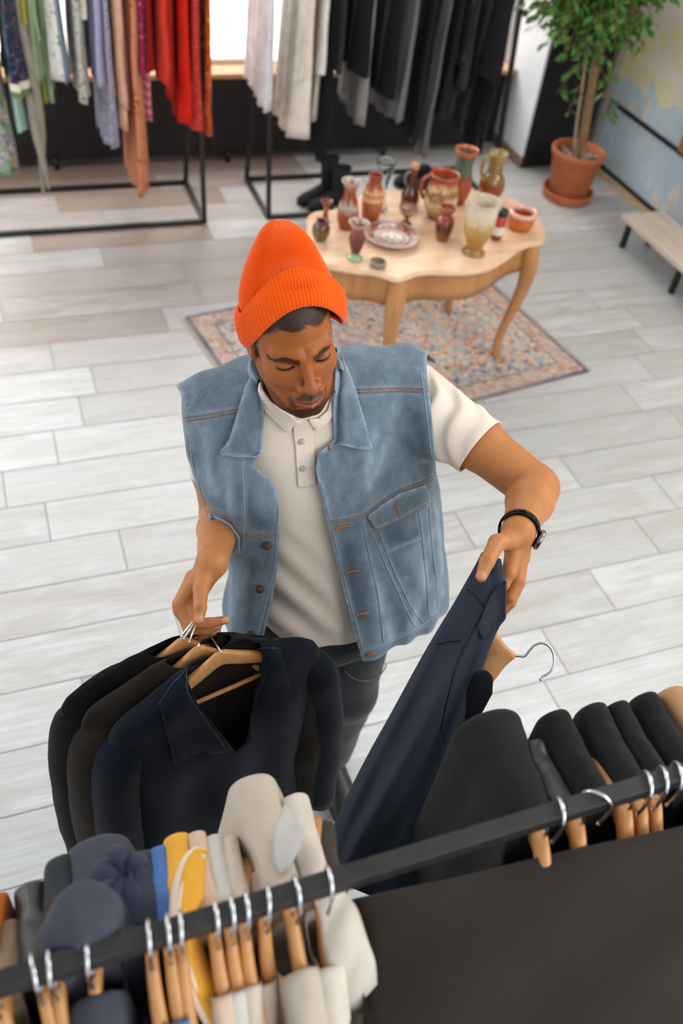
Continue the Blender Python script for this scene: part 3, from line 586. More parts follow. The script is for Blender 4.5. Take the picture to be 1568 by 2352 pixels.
# twisted scarf
P0 = aty(70, 178, 4.74); P1 = aty(112, 452, 4.74); o = empty('twisted_scarf', (P1[0], 4.8, 0), 0, 'long twisted grey-brown scarf hanging down by the sage dress', 'scarf', LG)
for k in range(2):
    pts = [];
    for i in range(60):
        t_ = i / 59; z = 1.64 + (P1[2] - 1.64 + .03 * k) * t_; a = t_ * 9 + k * math.pi; pts.append((.016 * math.cos(a) - .008, -.03 + .11 * (1 - clamp(t_ * 4)) + .016 * math.sin(a), z))
    G().tube(pts, np.interp(np.linspace(0, 1, 60), [0, .8, 1], [.02, .024, .008]), 10).obj('strand', cloth('grey_brown_knit', '#9a8f82', bump=.6, weave=500), o)
for a in (
    ('sheer_blouse', 'sheer white blouse at the left end of the right rack', 'blouse', 622, 246, C('sheer_white', '#dfe3e6'), .21, .02, 4, .014),
    ('cream_dress', 'long cream dress with flared hem', 'dress', 709, 315, C('cream', '#e6d9cc'), .2, .045, 3, .022),
    ('ruffle_blouse', 'ruffled cream top hanging beside the long cream dress', 'top', 706, 190, C('cream_ruffle', '#e3d6ca'), .2, .02, 5, .018),
    ('white_shirt', 'off-white long-sleeved shirt with cuff next to black clothes', 'shirt', 752, 178, C('off_white', '#ded9d0'), .2, .026, 2, .012),
    ('ivory_skirt', 'ivory skirt hem below the off-white shirt', 'skirt', 730, 272, C('ivory', '#d9d1c6'), .15, .016, 3, .012),
    ('charcoal_shirt', 'charcoal short shirt right of the white clothes', 'shirt', 783, 165, C('charcoal_a', '#2d2b2c'), .2, .022, 2, .012),
    ('black_trousers', 'long black trousers hanging down beside the ivory skirt', 'trousers', 752, 380, C('black_b', '#191c1b'), .17, .026, 2, .012),
    ('black_blouse', 'black blouse ending above the silver skirt', 'blouse', 845, 177, C('black_c', '#17161a'), .21, .04, 2, .016),
    ('silver_skirt', 'silver-grey skirt between black blouses', 'skirt', 837, 283, C('silver_grey', '#8a8583', .6), .19, .02, 3, .012),
    ('black_tunic', 'black tunic in front of the grey striped dress', 'tunic', 905, 231, C('black_d', '#151518'), .21, .036, 2, .014),
    ('grey_striped_dress', 'grey dress with fine horizontal stripes', 'dress', 926, 287, PC('grey_stripe', '#8d8a8a', ['#4d4b4c'], 17.0, .6, True), .2, .026, 3, .014),
    ('black_dress', 'long black dress right of the grey striped dress', 'dress', 957, 333, C('black_e', '#1b1a1c'), .2, .022, 3, .014),
    ('grey_gown', 'long grey gown with an uneven tail', 'gown', 980, 357, C('grey_f', '#6d6a6b'), .2, .014, 4, .016),
    ('black_cardigan', 'black cardigan between the grey gown and flowered blouse', 'cardigan', 1024, 280, C('black_g', '#181719'), .21, .03, 3, .016),
    ('flowered_black_blouse', 'black blouse with orange and blue flowers', 'blouse', 1072, 147, PC('black_floral', '#17171a', ['#b5542c', '#4a4f86', '#8a6a3a'], 18.0, .64), .2, .024, 2, .01),
    ('grey_wool_skirt', 'dark grey wool skirt beneath the flowered black blouse', 'skirt', 1068, 206, C('dark_wool', '#3b393a'), .18, .016, 3, .012),
    ('wide_black_trousers', 'wide black trousers reaching low behind the tall vase', 'trousers', 1112, 345, C('black_h', '#131314'), .2, .03, 2, .014),
    ('black_coat', 'broad black coat at the right end of the right rack', 'coat', 1148, 192, C('black_i', '#1c1a1e'), .22, .05, 2, .016),
): back_garment(*a[:10], group=RG)
# black shoes on the floor by the right rack
def shoe(p, q, hgt, label, name='ankle_boot', shaft=True):
    p = np.array(p); q = np.array(q); d = (q - p) / np.linalg.norm(q - p); s = np.array((-d[1], d[0])); L = np.linalg.norm(q - p)
    o = empty(name, (p[0], p[1], 0), math.atan2(d[1], d[0]), label, 'boot' if shaft else 'shoe', 'black shoes under the right rack'); rings = []
    for t_, w, h in ((0, .012, .02), (.04, .03, .04), (.18, .042, .055), (.4, .04, .075), (.6, .034, .10), (.8, .034, .11), (.95, .03, .10), (1.0, .012, .08)):
        rings.append([(L * (t_), w * math.cos(a), .014 + max(0, h / 2 + h / 2 * math.sin(a))) for a in np.linspace(0, 2 * math.pi, 16, False)])
    LM = plain('black_suede', '#121113', .8, var=.3, scale=60)
    G().loft(rings, caps=True).obj('upper', LM, o)
    if shaft: G().loft([[(L * .78 + .062 * math.cos(a) * k, .045 * math.sin(a) * k, z) for a in np.linspace(0, 2 * math.pi, 18, False)] for z, k in ((.07, .85), (.12, .8), (.2, .92), (hgt, 1.0), (hgt, .9), (.2, .8))]).obj('shaft', LM, o)
    G().box((L * .80, -.028, 0), (L * .99, .028, .03)).obj('heel', plain('boot_heel', '#1a1816', .5), o, False)
    G().box((.01, -.03, .001), (L * .6, .03, .016)).obj('sole', plain('boot_sole', '#1a1816', .5), o, False)
    return o
shoe((1.70, 4.83), (1.96, 4.90), .27, 'black suede ankle boot pointing left under the right rack')
shoe((1.74, 4.75), (2.0, 4.80), .25, 'black suede ankle boot nearest the table edge')
shoe((2.40, 5.00), (2.66, 5.06), .1, 'low black shoe on the floor behind the corked bottle', 'low_shoe', False)
shoe((2.42, 4.88), (2.68, 4.93), .1, 'low black shoe in front of the other low shoe behind the table', 'low_shoe', False)
# ================================================================== SIGNED-DISTANCE MODELLING TOOLS
A = lambda *v: np.array(v, float)
def smin(a, b, k): h = np.clip(.5 + .5 * (b - a) / k, 0, 1); return b + (a - b) * h - k * h * (1 - h)
def smax(a, b, k): return -smin(-a, -b, k)
def cone(p, a, b, ra, rb):
    a = np.asarray(a, float); b = np.asarray(b, float); ab = b - a
    t = np.clip((p - a) @ ab / (ab @ ab), 0, 1); return np.linalg.norm(p - a - t[:, None] * ab, axis=1) - (ra + (rb - ra) * t)
def chain(p, pts, rs, k=.006):
    d = None
    for i in range(len(pts) - 1):
        c = cone(p, pts[i], pts[i + 1], rs[i], rs[i + 1]); d = c if d is None else smin(d, c, k)
    return d
def ell(p, c, r, R=None):
    q = p - np.asarray(c, float)
    if R is not None: q = q @ R
    r = np.asarray(r, float); k0 = np.linalg.norm(q / r, axis=1); k1 = np.linalg.norm(q / (r * r), axis=1) + 1e-9; return k0 * (k0 - 1) / k1
def column(p, Z, CX, CY, AX, BY, pw=2.4):
    """superelliptic column whose centre and half-axes change with height"""
    z = p[:, 2]; cx = np.interp(z, Z, CX); cy = np.interp(z, Z, CY); a = np.interp(z, Z, AX); b = np.interp(z, Z, BY)
    u = np.abs((p[:, 0] - cx) / a); v = np.abs((p[:, 1] - cy) / b); k = (u ** pw + v ** pw + 1e-9) ** (1 / pw)
    g = np.sqrt((u ** (pw - 1) / a) ** 2 + (v ** (pw - 1) / b) ** 2) * k ** (1 - pw) + 1e-6
    return (k - 1) / g
def waves(p, ks, seed=1):
    rs = np.random.RandomState(seed); out = 0
    for k in ks:
        d = rs.normal(size=3); d /= np.linalg.norm(d); e = rs.normal(size=3); e /= np.linalg.norm(e)
        out = out + np.sin(p @ d * k + rs.rand() * 6.28 + 1.3 * np.sin(p @ e * k * .6 + rs.rand() * 6.28))
    return out / len(ks)
def ev(fn, P, ch=300000): return np.concatenate([fn(P[i:i + ch]) for i in range(0, len(P), ch)]) if len(P) else np.zeros(0)
def surface_net(fn, lo, hi, h):
    lo = np.asarray(lo, float); B = 8; nb = np.ceil((np.asarray(hi) - lo) / (h * B)).astype(int); n = nb * B + 1
    bi = np.stack(np.meshgrid(*[np.arange(k) for k in nb], indexing='ij'), -1).reshape(-1, 3)
    bd = ev(fn, lo + (bi + .5) * B * h); act = np.abs(bd) < B * h * 1.9
    Fd = np.repeat(np.repeat(np.repeat(bd.reshape(nb), B, 0), B, 1), B, 2).astype(np.float32); Fd = np.pad(Fd, ((0, 1),) * 3, mode='edge')
    mk = np.zeros(n, bool)
    for i, j, k in bi[act] * B: mk[i:i + B + 1, j:j + B + 1, k:k + B + 1] = True
    idx = np.argwhere(mk); Fd[mk] = ev(fn, lo + idx * h)
    S = Fd < 0; c = np.zeros(n - 1, np.int8)
    for a in (0, 1):
        for b in (0, 1):
            for d in (0, 1): c += S[a:n[0] - 1 + a, b:n[1] - 1 + b, d:n[2] - 1 + d]
    cells = np.argwhere((c > 0) & (c < 8)); acc = np.zeros((len(cells), 3)); cnt = np.zeros(len(cells))
    cor = [np.array((a, b, d)) for a in (0, 1) for b in (0, 1) for d in (0, 1)]
    for u in range(8):
        for v in range(u + 1, 8):
            if np.abs(cor[u] - cor[v]).sum() != 1: continue
            fu = Fd[tuple((cells + cor[u]).T)]; fv = Fd[tuple((cells + cor[v]).T)]; m = (fu < 0) != (fv < 0)
            t = fu[m] / (fu[m] - fv[m]); acc[m] += cor[u] + (cor[v] - cor[u]) * t[:, None]; cnt[m] += 1
    V = lo + (cells + acc / np.maximum(cnt, 1)[:, None]) * h
    vid = -np.ones(n - 1, np.int64); vid[tuple(cells.T)] = np.arange(len(cells)); Fc = []
    for ax in range(3):
        sl = [slice(None)] * 3; s2 = [slice(None)] * 3; sl[ax] = slice(0, -1); s2[ax] = slice(1, None)
        e = np.argwhere(S[tuple(sl)] != S[tuple(s2)]); b, d = (ax + 1) % 3, (ax + 2) % 3
        e = e[(e[:, b] > 0) & (e[:, d] > 0) & (e[:, b] < n[b] - 1) & (e[:, d] < n[d] - 1)]
        ins = S[tuple(e.T)]; q = []
        for ob, od in ((1, 1), (0, 1), (0, 0), (1, 0)):
            w = e.copy(); w[:, b] -= ob; w[:, d] -= od; q.append(vid[tuple(w.T)])
        q = np.stack(q, 1); q[~ins] = q[~ins][:, ::-1]; Fc.append(q)
    Fc = np.concatenate(Fc); k = len(Fc) // 2; a = V[Fc[k]]; nn = np.cross(a[1] - a[0], a[2] - a[0]); c0 = a.mean(0); e = nn / (np.linalg.norm(nn) + 1e-12) * h * .5
    if ev(fn, (c0 + e)[None])[0] < ev(fn, (c0 - e)[None])[0]: Fc = Fc[:, ::-1]
    return V, Fc
def newton(fn, V, it=3, lim=.004):
    e = 4e-4
    for _ in range(it):
        d = ev(fn, V); g = np.stack([ev(fn, V + np.eye(3)[i] * e) - d for i in range(3)], 1) / e
        s = (d / (np.sum(g * g, 1) + 1e-6))[:, None] * g; l_ = np.linalg.norm(s, axis=1, keepdims=True); V = V - s * np.minimum(1, lim / (l_ + 1e-9))
    return V
def normals(fn, V, e=8e-4):
    d = ev(fn, V); g = np.stack([ev(fn, V + np.eye(3)[i] * e) - d for i in range(3)], 1); return g / (np.linalg.norm(g, axis=1, keepdims=True) + 1e-9)
def polysd(q, poly):
    """signed distance of points q to a polygon, negative inside"""
    poly = np.asarray(poly, float); d = np.full(len(q), 1e9); ins = np.zeros(len(q), bool)
    for a, b in zip(poly, np.roll(poly, -1, 0)):
        ab = b - a; t = np.clip((q - a) @ ab / (ab @ ab + 1e-9), 0, 1); d = np.minimum(d, np.linalg.norm(q - a - t[:, None] * ab, axis=1))
        c = (a[1] > q[:, 1]) != (b[1] > q[:, 1]); xi = a[0] + (q[:, 1] - a[1]) / (b[1] - a[1] + 1e-12) * ab[0]; ins ^= c & (q[:, 0] < xi)
    return np.where(ins, -d, d)
def clip(V, Fc, s, extra=None):
    """keep the part of the mesh where s>0, cutting faces exactly on s=0"""
    V = [tuple(v) for v in V]; out = []; cache = {}
    def cut(i, j):
        k = (min(i, j), max(i, j))
        if k not in cache:
            a, b = k; t = s[a] / (s[a] - s[b]); cache[k] = len(V); V.append(tuple(np.array(V[a]) * (1 - t) + np.array(V[b]) * t))
        return cache[k]
    for f in Fc:
        p = [s[i] > 0 for i in f]
        if all(p): out.append(tuple(f)); continue
        if not any(p): continue
        r_ = []; m = len(f)
        for a in range(m):
            i, j = f[a], f[(a + 1) % m]
            if s[i] > 0: r_.append(i)
            if (s[i] > 0) != (s[j] > 0): r_.append(cut(i, j))
        if len(r_) > 2: out.append(tuple(r_))
    used = sorted({i for f in out for i in f}); mp = {u: k for k, u in enumerate(used)}
    return [V[u] for u in used], [tuple(mp[i] for i in f) for f in out]
class Surf:
    """a mesh that pixels can be traced onto"""
    def __init__(s, V, Fc): s.t = BVHTree.FromPolygons([Vector(v) for v in V], [tuple(f) for f in Fc]); s.last = 1.6
    def hit(s, x, y, off=0.0):
        d = ray(x, y); d = d / np.linalg.norm(d); h = s.t.ray_cast(Vector(CAM), Vector(d))
        if h[0] is None:
            q = CAM + d * s.last; h = s.t.find_nearest(Vector(q)); return q + np.array(h[1]) * off * (1 if np.dot(h[1], d) < 0 else -1)
        s.last = h[3]; n_ = np.array(h[1]); n_ = n_ if n_ @ d < 0 else -n_
        return np.array(h[0]) + n_ * off
    def line(s, pts, off=.0015, step=7):
        P = spline([np.array(p, float) for p in pts], max(2, int(np.mean([np.hypot(*(np.array(a) - b)) for a, b in zip(pts[1:], pts[:-1])]) / step)))
        return [s.hit(x, y, off) for x, y in P]
    def patch(s, poly, off=.004, step=5, wob=0.0, smooth=2, puff=0.0):
        poly = np.asarray(poly, float); x0, y0 = poly.min(0) - step; x1, y1 = poly.max(0) + step; nx = int((x1 - x0) / step) + 2; ny = int((y1 - y0) / step) + 2
        gx = x0 + np.arange(nx) * step; gy = y0 + np.arange(ny) * step; Q = np.stack(np.meshgrid(gx, gy, indexing='ij'), -1).reshape(-1, 2); sd = polysd(Q, poly)
        P = np.zeros((len(Q), 3))
        for i in np.argsort(sd):
            if sd[i] < step * 2.5: P[i] = s.hit(*Q[i], 0.0)
        D = (P - CAM) @ CF; D3 = D.reshape(nx, ny); ok = (sd < step * 2.5).reshape(nx, ny)
        for _ in range(smooth):
            a = np.zeros_like(D3); w = np.zeros_like(D3)
            for dx, dy in ((0, 0), (1, 0), (-1, 0), (0, 1), (0, -1)):
                r_ = np.roll(np.roll(D3 * ok, dx, 0), dy, 1); a += r_; w += np.roll(np.roll(ok, dx, 0), dy, 1)
            D3 = np.where(ok, a / np.maximum(w, 1), D3)
        D = D3.reshape(-1) - off - puff * np.clip(-sd / 14, 0, 1); V = np.array([atd(x, y, d) for (x, y), d in zip(Q, D)])
        Fc = [(i * ny + j, i * ny + j + 1, (i + 1) * ny + j + 1, (i + 1) * ny + j) for i in range(nx - 1) for j in range(ny - 1) if min(sd[i * ny + j], sd[i * ny + ny + j], sd[i * ny + j + 1], sd[i * ny + ny + j + 1]) < 0]
        return clip(V, Fc, -sd + 1e-4)
WEAR = []
def longest_run(P, jump=.016):
    runs = [[P[0]]]
    for a, b in zip(P, P[1:]):
        if np.linalg.norm(b - a) > jump: runs.append([])
        runs[-1].append(b)
    return max(runs, key=len)
def stitch(surf, pts, name, mat, parent, r=.0011, off=.0012):
    L_ = longest_run(surf.line(pts, off)); WEAR.extend(L_)
    return MG().tube(L_, r, 6).obj(name, mat, parent)

# ================================================================== THE MAN
man = empty('person', (.58, 1.24, 0), 0, 'man in orange beanie and sleeveless denim jacket sorting jackets at the rack', 'person')
MO = np.array((.58, 1.24, 0))
def mobj(name, V, Fc, mat, parent=None, **k):
    p = parent or man; base = MO if p is man else MO
    o = mesh_obj(name, np.asarray(V) - MO, Fc, mat, p, **k); return o
class MG(G):
    def obj(s, name, mat, parent=None, smooth=True): return mobj(name, np.array([tuple(v) for v in s.V]), s.F, mat, parent or man, smooth=smooth)
# --- head frame
HC = A(.4365, 1.2235, 1.6305)
def rotm(yw, pt, rl):
    cy, sy, cp, sp, cr, sr = math.cos(yw), math.sin(yw), math.cos(pt), math.sin(pt), math.cos(rl), math.sin(rl)
    Bm = np.array([[1, 0, 0], [0, -1, 0], [0, 0, 1.]])
    return Bm @ np.array([[cy, sy, 0], [-sy, cy, 0], [0, 0, 1]]) @ np.array([[1, 0, 0], [0, cp, sp], [0, -sp, cp]]) @ np.array([[cr, 0, sr], [0, 1, 0], [-sr, 0, cr]])
HR = rotm(math.radians(-.5), math.radians(0), math.radians(-9.8))
hl = lambda p: (p - HC) @ HR
hw = lambda p: HC + np.asarray(p, float) @ HR.T
def face_sd(p):
    q = hl(p); m = q.copy(); m[:, 0] = np.abs(m[:, 0])
    d = ell(q, (0, -.012, .045), (.070, .094, .086))
    d = smin(d, ell(q, (0, .026, -.022), (.0575, .063, .084)), .03)
    d = smin(d, ell(q, (0, .034, -.078), (.046, .044, .040)), .025)
    d = smin(d, cone(q, (-.010, .066, -.106), (.010, .066, -.106), .017, .017), .02)
    d = smin(d, cone(m, (.046, -.005, -.045), (.033, .045, -.092), .016, .014), .03)          # jaw line
    d = smin(d, ell(m, (.037, .052, -.022), (.023, .024, .020)), .025)                             # cheekbone
    d = smin(d, cone(m, (.012, .084, .022), (.042, .066, .024), .009, .009), .014)               # brow
    d = smax(d, -ell(m, (.031, .098, .002), (.019, .020, .0125)), .012)                         # eye socket
    d = smin(d, ell(m, (.031, .0685, .003), (.0165, .0150, .0125)), .004)                       # closed-down lid over the eyeball
    d = smin(d, cone(q, (0, .085, .014), (0, .1055, -.029), .0075, .0095), .012)                  # nose bridge
    d = smin(d, ell(q, (0, .106, -.034), (.0112, .0100, .0092)), .008)
    d = smin(d, ell(m, (.0140, .0915, -.039), (.0082, .011, .0080)), .007)                        # nostril wing
    d = smin(d, ell(q, (0, .080, -.068), (.028, .017, .016)), .012)                               # muzzle
    d = smin(d, cone(m, (0, .0965, -.0665), (.025, .0850, -.0680), .0050, .0028), .005)          # upper lip
    d = smin(d, cone(m, (0, .0955, -.0790), (.021, .0860, -.0725), .0070, .0035), .005)          # lower lip
    d = smax(d, -cone(m, (0, .105, -.0722), (.026, .0905, -.0688), .0018, .0012), .004)          # mouth line
    d = smax(d, -ell(q, (0, .101, -.0925), (.016, .008, .006)), .012)                             # hollow under the lip
    ear = ell(m, (.068, -.016, -.006), (.0095, .021, .031)); ear = smax(ear, -ell(m, (.0775, -.012, -.004), (.007, .011, .017)), .006)
    d = smin(d, ear, .008)
    d = smin(d, cone(p, hw((0, -.03, -.06)), A(.497, 1.315, 1.44), .055, .064), .03)             # neck
    return d
# --- arms and hands, joints placed where the photo shows them
SHR, ELR, WRR = A(.735, 1.315, 1.405), atd(1228, 1122, 1.765), atd(1190, 1222, 1.575)          # his left arm
SHL, ELL, WRL = A(.330, 1.345, 1.395), A(.345, 1.325, 1.115), atd(487, 1292, 1.665)            # his right arm
P_ = lambda x, y, d: atd(x, y, d)
RH = dict(thumb=([P_(1170, 1240, 1.555), P_(1141, 1247, 1.535), P_(1118, 1290, 1.50), P_(1105, 1324, 1.49)], [.0165, .0150, .0128, .0098]),
          index=([P_(1180, 1245, 1.575), P_(1180, 1262, 1.572), P_(1169, 1315, 1.555), P_(1155, 1342, 1.555), P_(1142, 1362, 1.57)], [.018, .0155, .0125, .011, .009]),
          middle=([P_(1190, 1250, 1.585), P_(1190, 1272, 1.585), P_(1187, 1330, 1.572), P_(1170, 1372, 1.572), P_(1152, 1396, 1.585)], [.018, .0155, .0128, .0112, .009]),
          ring=([P_(1196, 1255, 1.60), P_(1196, 1278, 1.605), P_(1190, 1338, 1.597), P_(1171, 1384, 1.595), P_(1154, 1406, 1.60)], [.016, .0140, .012, .0105, .0085]),
          little=([P_(1200, 1260, 1.615), P_(1198, 1282, 1.625), P_(1190, 1330, 1.622), P_(1174, 1368, 1.622), P_(1160, 1386, 1.625)], [.014, .0125, .0108, .0095, .008]))
LH = dict(thumb=([P_(470, 1318, 1.655), P_(461, 1352, 1.63), P_(459, 1396, 1.608), P_(457, 1422, 1.603)], [.0175, .0142, .0118, .0100]),
          index=([P_(447, 1330, 1.67), P_(416, 1388, 1.655), P_(438, 1432, 1.643), P_(480, 1431, 1.632), P_(518, 1424, 1.632)], [.019, .0150, .0108, .0095, .0078]),
          middle=([P_(450, 1330, 1.685), P_(417, 1400, 1.675), P_(436, 1446, 1.662), P_(472, 1446, 1.648), P_(500, 1437, 1.645)], [.018, .0150, .0108, .0096, .008]),
          ring=([P_(456, 1332, 1.70), P_(422, 1408, 1.695), P_(436, 1458, 1.682), P_(470, 1460, 1.665), P_(498, 1449, 1.66)], [.017, .0140, .0102, .0090, .0076]),
          little=([P_(464, 1335, 1.71), P_(430, 1415, 1.71), P_(436, 1468, 1.70), P_(455, 1474, 1.69), P_(468, 1472, 1.685)], [.015, .0125, .0092, .0082, .007]))
def hand_sd(p, Hd, W, elb):
    ax = (W - elb) / np.linalg.norm(W - elb); d = None
    for nme, (pts, rs) in Hd.items():
        c = chain(p, pts, rs, .004)
        if nme == 'thumb': c = smin(c, cone(p, W + ax * .005, pts[0], .022, rs[0]), .01)
        d = c if d is None else smin(d, c, .0035)
    pm = None
    for nme in ('index', 'middle', 'ring', 'little'):
        pts, rs = Hd[nme]; c = cone(p, W, pts[1], .021, rs[1]); pm = c if pm is None else smin(pm, c, .012)
    return smin(d, pm, .006)
LHIP, RHIP = A(.655, 1.225, .90), A(.495, 1.235, .90)
LKN, RKN, LAN, RAN = A(.665, 1.205, .50), A(.485, 1.225, .50), A(.675, 1.265, .09), A(.475, 1.30, .09)
TZs = [.84, .95, 1.10, 1.25, 1.36, 1.46]; TCX = [.578, .572, .555, .537, .527, .520]; TCY = [1.215, 1.222, 1.26, 1.298, 1.32, 1.335]
def arms_sd(p):
    d = chain(p, [SHR, SHR * .45 + ELR * .55, ELR], [.056, .051, .046], .02)
    d = smin(d, chain(p, [ELR, ELR * .68 + WRR * .32, WRR], [.044, .044, .0285], .015), .016)
    e = chain(p, [SHL, SHL * .45 + ELL * .55, ELL], [.056, .050, .043], .02)
    e = smin(e, chain(p, [ELL, ELL * .68 + WRL * .32, WRL], [.042, .042, .0285], .015), .016)
    d = smin(d, hand_sd(p, RH, WRR, ELR), .012); e = smin(e, hand_sd(p, LH, WRL, ELL), .012)
    return np.minimum(d, e)
def trunk_sd(p):
    d = column(p, TZs, TCX, TCY, [.165, .16, .150, .165, .17, .13], [.115, .11, .100, .105, .10, .07], 2.2)
    d = smax(d, np.maximum(p[:, 2] - 1.45, .80 - p[:, 2]), .03)
    d = smin(d, cone(p, SHL + A(.03, 0, .01), SHR + A(-.03, 0, .01), .055, .055), .05)
    for h_, k_, a_ in ((LHIP, LKN, LAN), (RHIP, RKN, RAN)): d = smin(d, chain(p, [h_, k_, a_], [.088, .055, .038], .02), .04)
    for a_ in (LAN, RAN): d = smin(d, cone(p, a_ + A(0, .02, -.05), a_ + A(0, -.16, -.06), .035, .028), .03)
    return d
def body_sd(p):
    d = smin(trunk_sd(p), face_sd(p), .03); return smin(d, arms_sd(p), .02)
BV, BF = surface_net(body_sd, (.10, .68, -.002), (1.0, 1.46, 1.76), .0045)
# finer mesh where skin shows: face, forearms, hands
me = bpy.data.meshes.new('tmp'); me.from_pydata([tuple(v) for v in BV], [], [tuple(int(i) for i in f) for f in BF]); bm = bmesh.new(); bm.from_mesh(me)
def refine(test):
    c = np.array([v.co[:] for v in bm.verts]); m = test(c); bm.verts.index_update()
    es = [e for e in bm.edges if m[e.verts[0].index] and m[e.verts[1].index]]
    bmesh.ops.subdivide_edges(bm, edges=es, cuts=1, use_grid_fill=True); bmesh.ops.triangulate(bm, faces=[f for f in bm.faces if len(f.verts) > 4])
def near_pts(c, pts, r_): return np.min([np.linalg.norm(c - q, axis=1) for q in pts], 0) < r_
hp = [q for Hd in (RH, LH) for pts, _ in Hd.values() for q in pts]
def fr1(c): q = hl(c); return ((q[:, 1] > -.03) & (q[:, 2] > -.13) & (q[:, 2] < .1)) | near_pts(c, hp, .035)
def fr2(c): q = hl(c); return (q[:, 1] > .030) & (q[:, 2] > -.125) & (q[:, 2] < .085) | near_pts(c, hp, .022)
refine(fr1); refine(fr2)
BV = np.array([v.co[:] for v in bm.verts]); bm.verts.index_update(); BF = [tuple(v.index for v in f.verts) for f in bm.faces]; bm.free()
BV = newton(body_sd, BV, 3)
body = mobj('body', BV, BF, None)
# skin paint: lips, beard, brows, lashes, cropped hair, nails (the skin's own colours)
def sst(a, b, x): t = np.clip((x - a) / (b - a), 0, 1); return t * t * (3 - 2 * t)
q = hl(BV); mx = np.abs(q[:, 0]); face = (q[:, 1] > -.03) & (np.linalg.norm(q, axis=1) < .16) & (BV[:, 2] > 1.45)
jit = .004 * waves(q, [900, 700, 1200, 500, 1500], 4)
skinc = np.array(srgb('#9d5824')[:3]); C_ = np.tile(skinc, (len(BV), 1)); armlight = np.array(srgb('#b87a48')[:3])
isarm = (BV[:, 2] < 1.50) & (np.linalg.norm(BV - HC, axis=1) > .2); C_[isarm] = armlight
lt = .5 + .5 * waves(BV, [40, 60, 90], 8); C_ *= (.94 + .12 * lt)[:, None]
def paint(mask, col, amt): 
    a = np.clip(mask * amt, 0, 1)[:, None]; C_[:] = C_ * (1 - a) + np.array(srgb(col)[:3]) * a
fm = face.astype(float)
paint(fm * sst(.02, .0, np.abs(q[:, 2] + .03)) * sst(.05, .02, np.abs(mx - .04)) * (q[:, 1] > .05), '#a8684a', .35)     # warmer cheeks
br = fm * sst(.0108, .0066, np.abs(q[:, 2] - (.0128 + .0050 * sst(.014, .036, mx) - .005 * sst(.038, .056, mx))) * (1 + .9 * sst(.03, .05, mx)) + jit * .4) * sst(.0095, .0135, mx) * sst(.0585, .054, mx) * (q[:, 1] > .035)
paint(br, '#17100c', .95)
lash = fm * sst(.0042, .0018, np.abs(q[:, 2] - (-.0005 + 14 * (mx - .031) ** 2 * .8))) * sst(.0165, .0135, np.abs(mx - .0325)) * (q[:, 1] > .055)
paint(lash, '#120c0a', .95)
paint(fm * sst(.012, .003, np.abs(q[:, 2] - .012)) * sst(.02, .012, np.abs(mx - .031)) * (q[:, 1] > .05), '#7d5034', .35)
lipz = -.0725 + .0036 * (mx / .024) ** 2; up = (q[:, 2] > lipz)
lip = fm * np.where(up, sst(.0085, .0065, (q[:, 2] - lipz) * (1 + .5 * sst(.012, .022, mx))), sst(.0130, .0105, (lipz - q[:, 2]) * (1 + .6 * sst(.008, .022, mx)))) * sst(.0285, .0255, mx) * (q[:, 1] > .068)
chin = fm * sst(-.088, -.096, q[:, 2] + jit) * (q[:, 1] > .02)
jawm = fm * sst(.0, .012, (-.055 - 1.35 * np.clip(.056 - mx, 0, 1)) - q[:, 2] + jit) * sst(.026, .036, mx) * (q[:, 1] < .075) * sst(-.122, -.108, q[:, 2]) * sst(-.03, -.012, q[:, 1])
mus = fm * sst(.0095, .0055, np.abs(q[:, 2] - (-.0585 - .35 * mx * mx / .022)) + np.abs(jit) * .5) * sst(.034, .027, mx) * (q[:, 1] > .068)
gob = fm * sst(.012, .003, np.abs(mx - .0275) + np.abs(jit) * .6) * sst(-.058, -.066, q[:, 2]) * sst(-.105, -.09, q[:, 2]) * (q[:, 1] > .055)
beard = np.clip(np.maximum.reduce([chin, jawm * .72, mus * .85, gob * .75]), 0, 1) * (1 - lip); paint(beard, '#1a120e', .9)
paint(fm * sst(.02, .0, np.abs(q[:, 2] + .084)) * sst(.006, .003, mx) * (1 - lip) * (q[:, 2] < -.084), '#1a120e', .6)
paint(lip, '#a05a48', .75); paint(lip * up, '#7d4834', .55); paint(fm * sst(.0018, .0006, np.abs(q[:, 2] - lipz - .0005)) * sst(.028, .025, mx) * (q[:, 1] > .066), '#3a1c16', .8)
hl_ = .066 - 6.5 * np.clip(mx - .018, 0, 1) ** 2 * 1.2 + .004 * np.sin(q[:, 0] * 140); scalp = sst(-.003, .004, q[:, 2] - hl_ + jit) * (np.linalg.norm(q - A(0, -.01, .05), axis=1) < .14) * (BV[:, 2] > 1.5)
side = sst(.03, .022, q[:, 1] + jit) * sst(.052, .058, mx) * (q[:, 2] > -.02) * (np.abs(q[:, 0]) < .067) * (np.linalg.norm(q, axis=1) < .13)
paint(np.maximum(scalp, side * .9), '#20130b', .95)
for Hd in (RH, LH):
    for nme, (pts, rs) in Hd.items():
        tip = pts[-1]; dirv = pts[-1] - pts[-2]; dirv /= np.linalg.norm(dirv); tocam = CAM - tip; tocam -= dirv * (tocam @ dirv); tocam /= np.linalg.norm(tocam)
        c = tip + tocam * rs[-1] * .9 + dirv * .001; paint(sst(rs[-1] * .95, rs[-1] * .7, np.linalg.norm(BV - c, axis=1)), '#c99a80', .75)
        kn = pts[-2] + tocam * rs[-2]; paint(sst(.010, .003, np.linalg.norm(BV - kn, axis=1)), '#8a5636', .35)
ca = body.data.color_attributes.new('skin', 'FLOAT_COLOR', 'POINT'); ca.data.foreach_set('color', np.concatenate([C_, np.ones((len(C_), 1))], 1).astype(np.float32).ravel())
t = NT('skin'); at = t.n('Attribute', attribute_name='skin'); n1 = t.noise(t.coord(), 260, 3); n2 = t.noise(t.coord(), 900, 2)
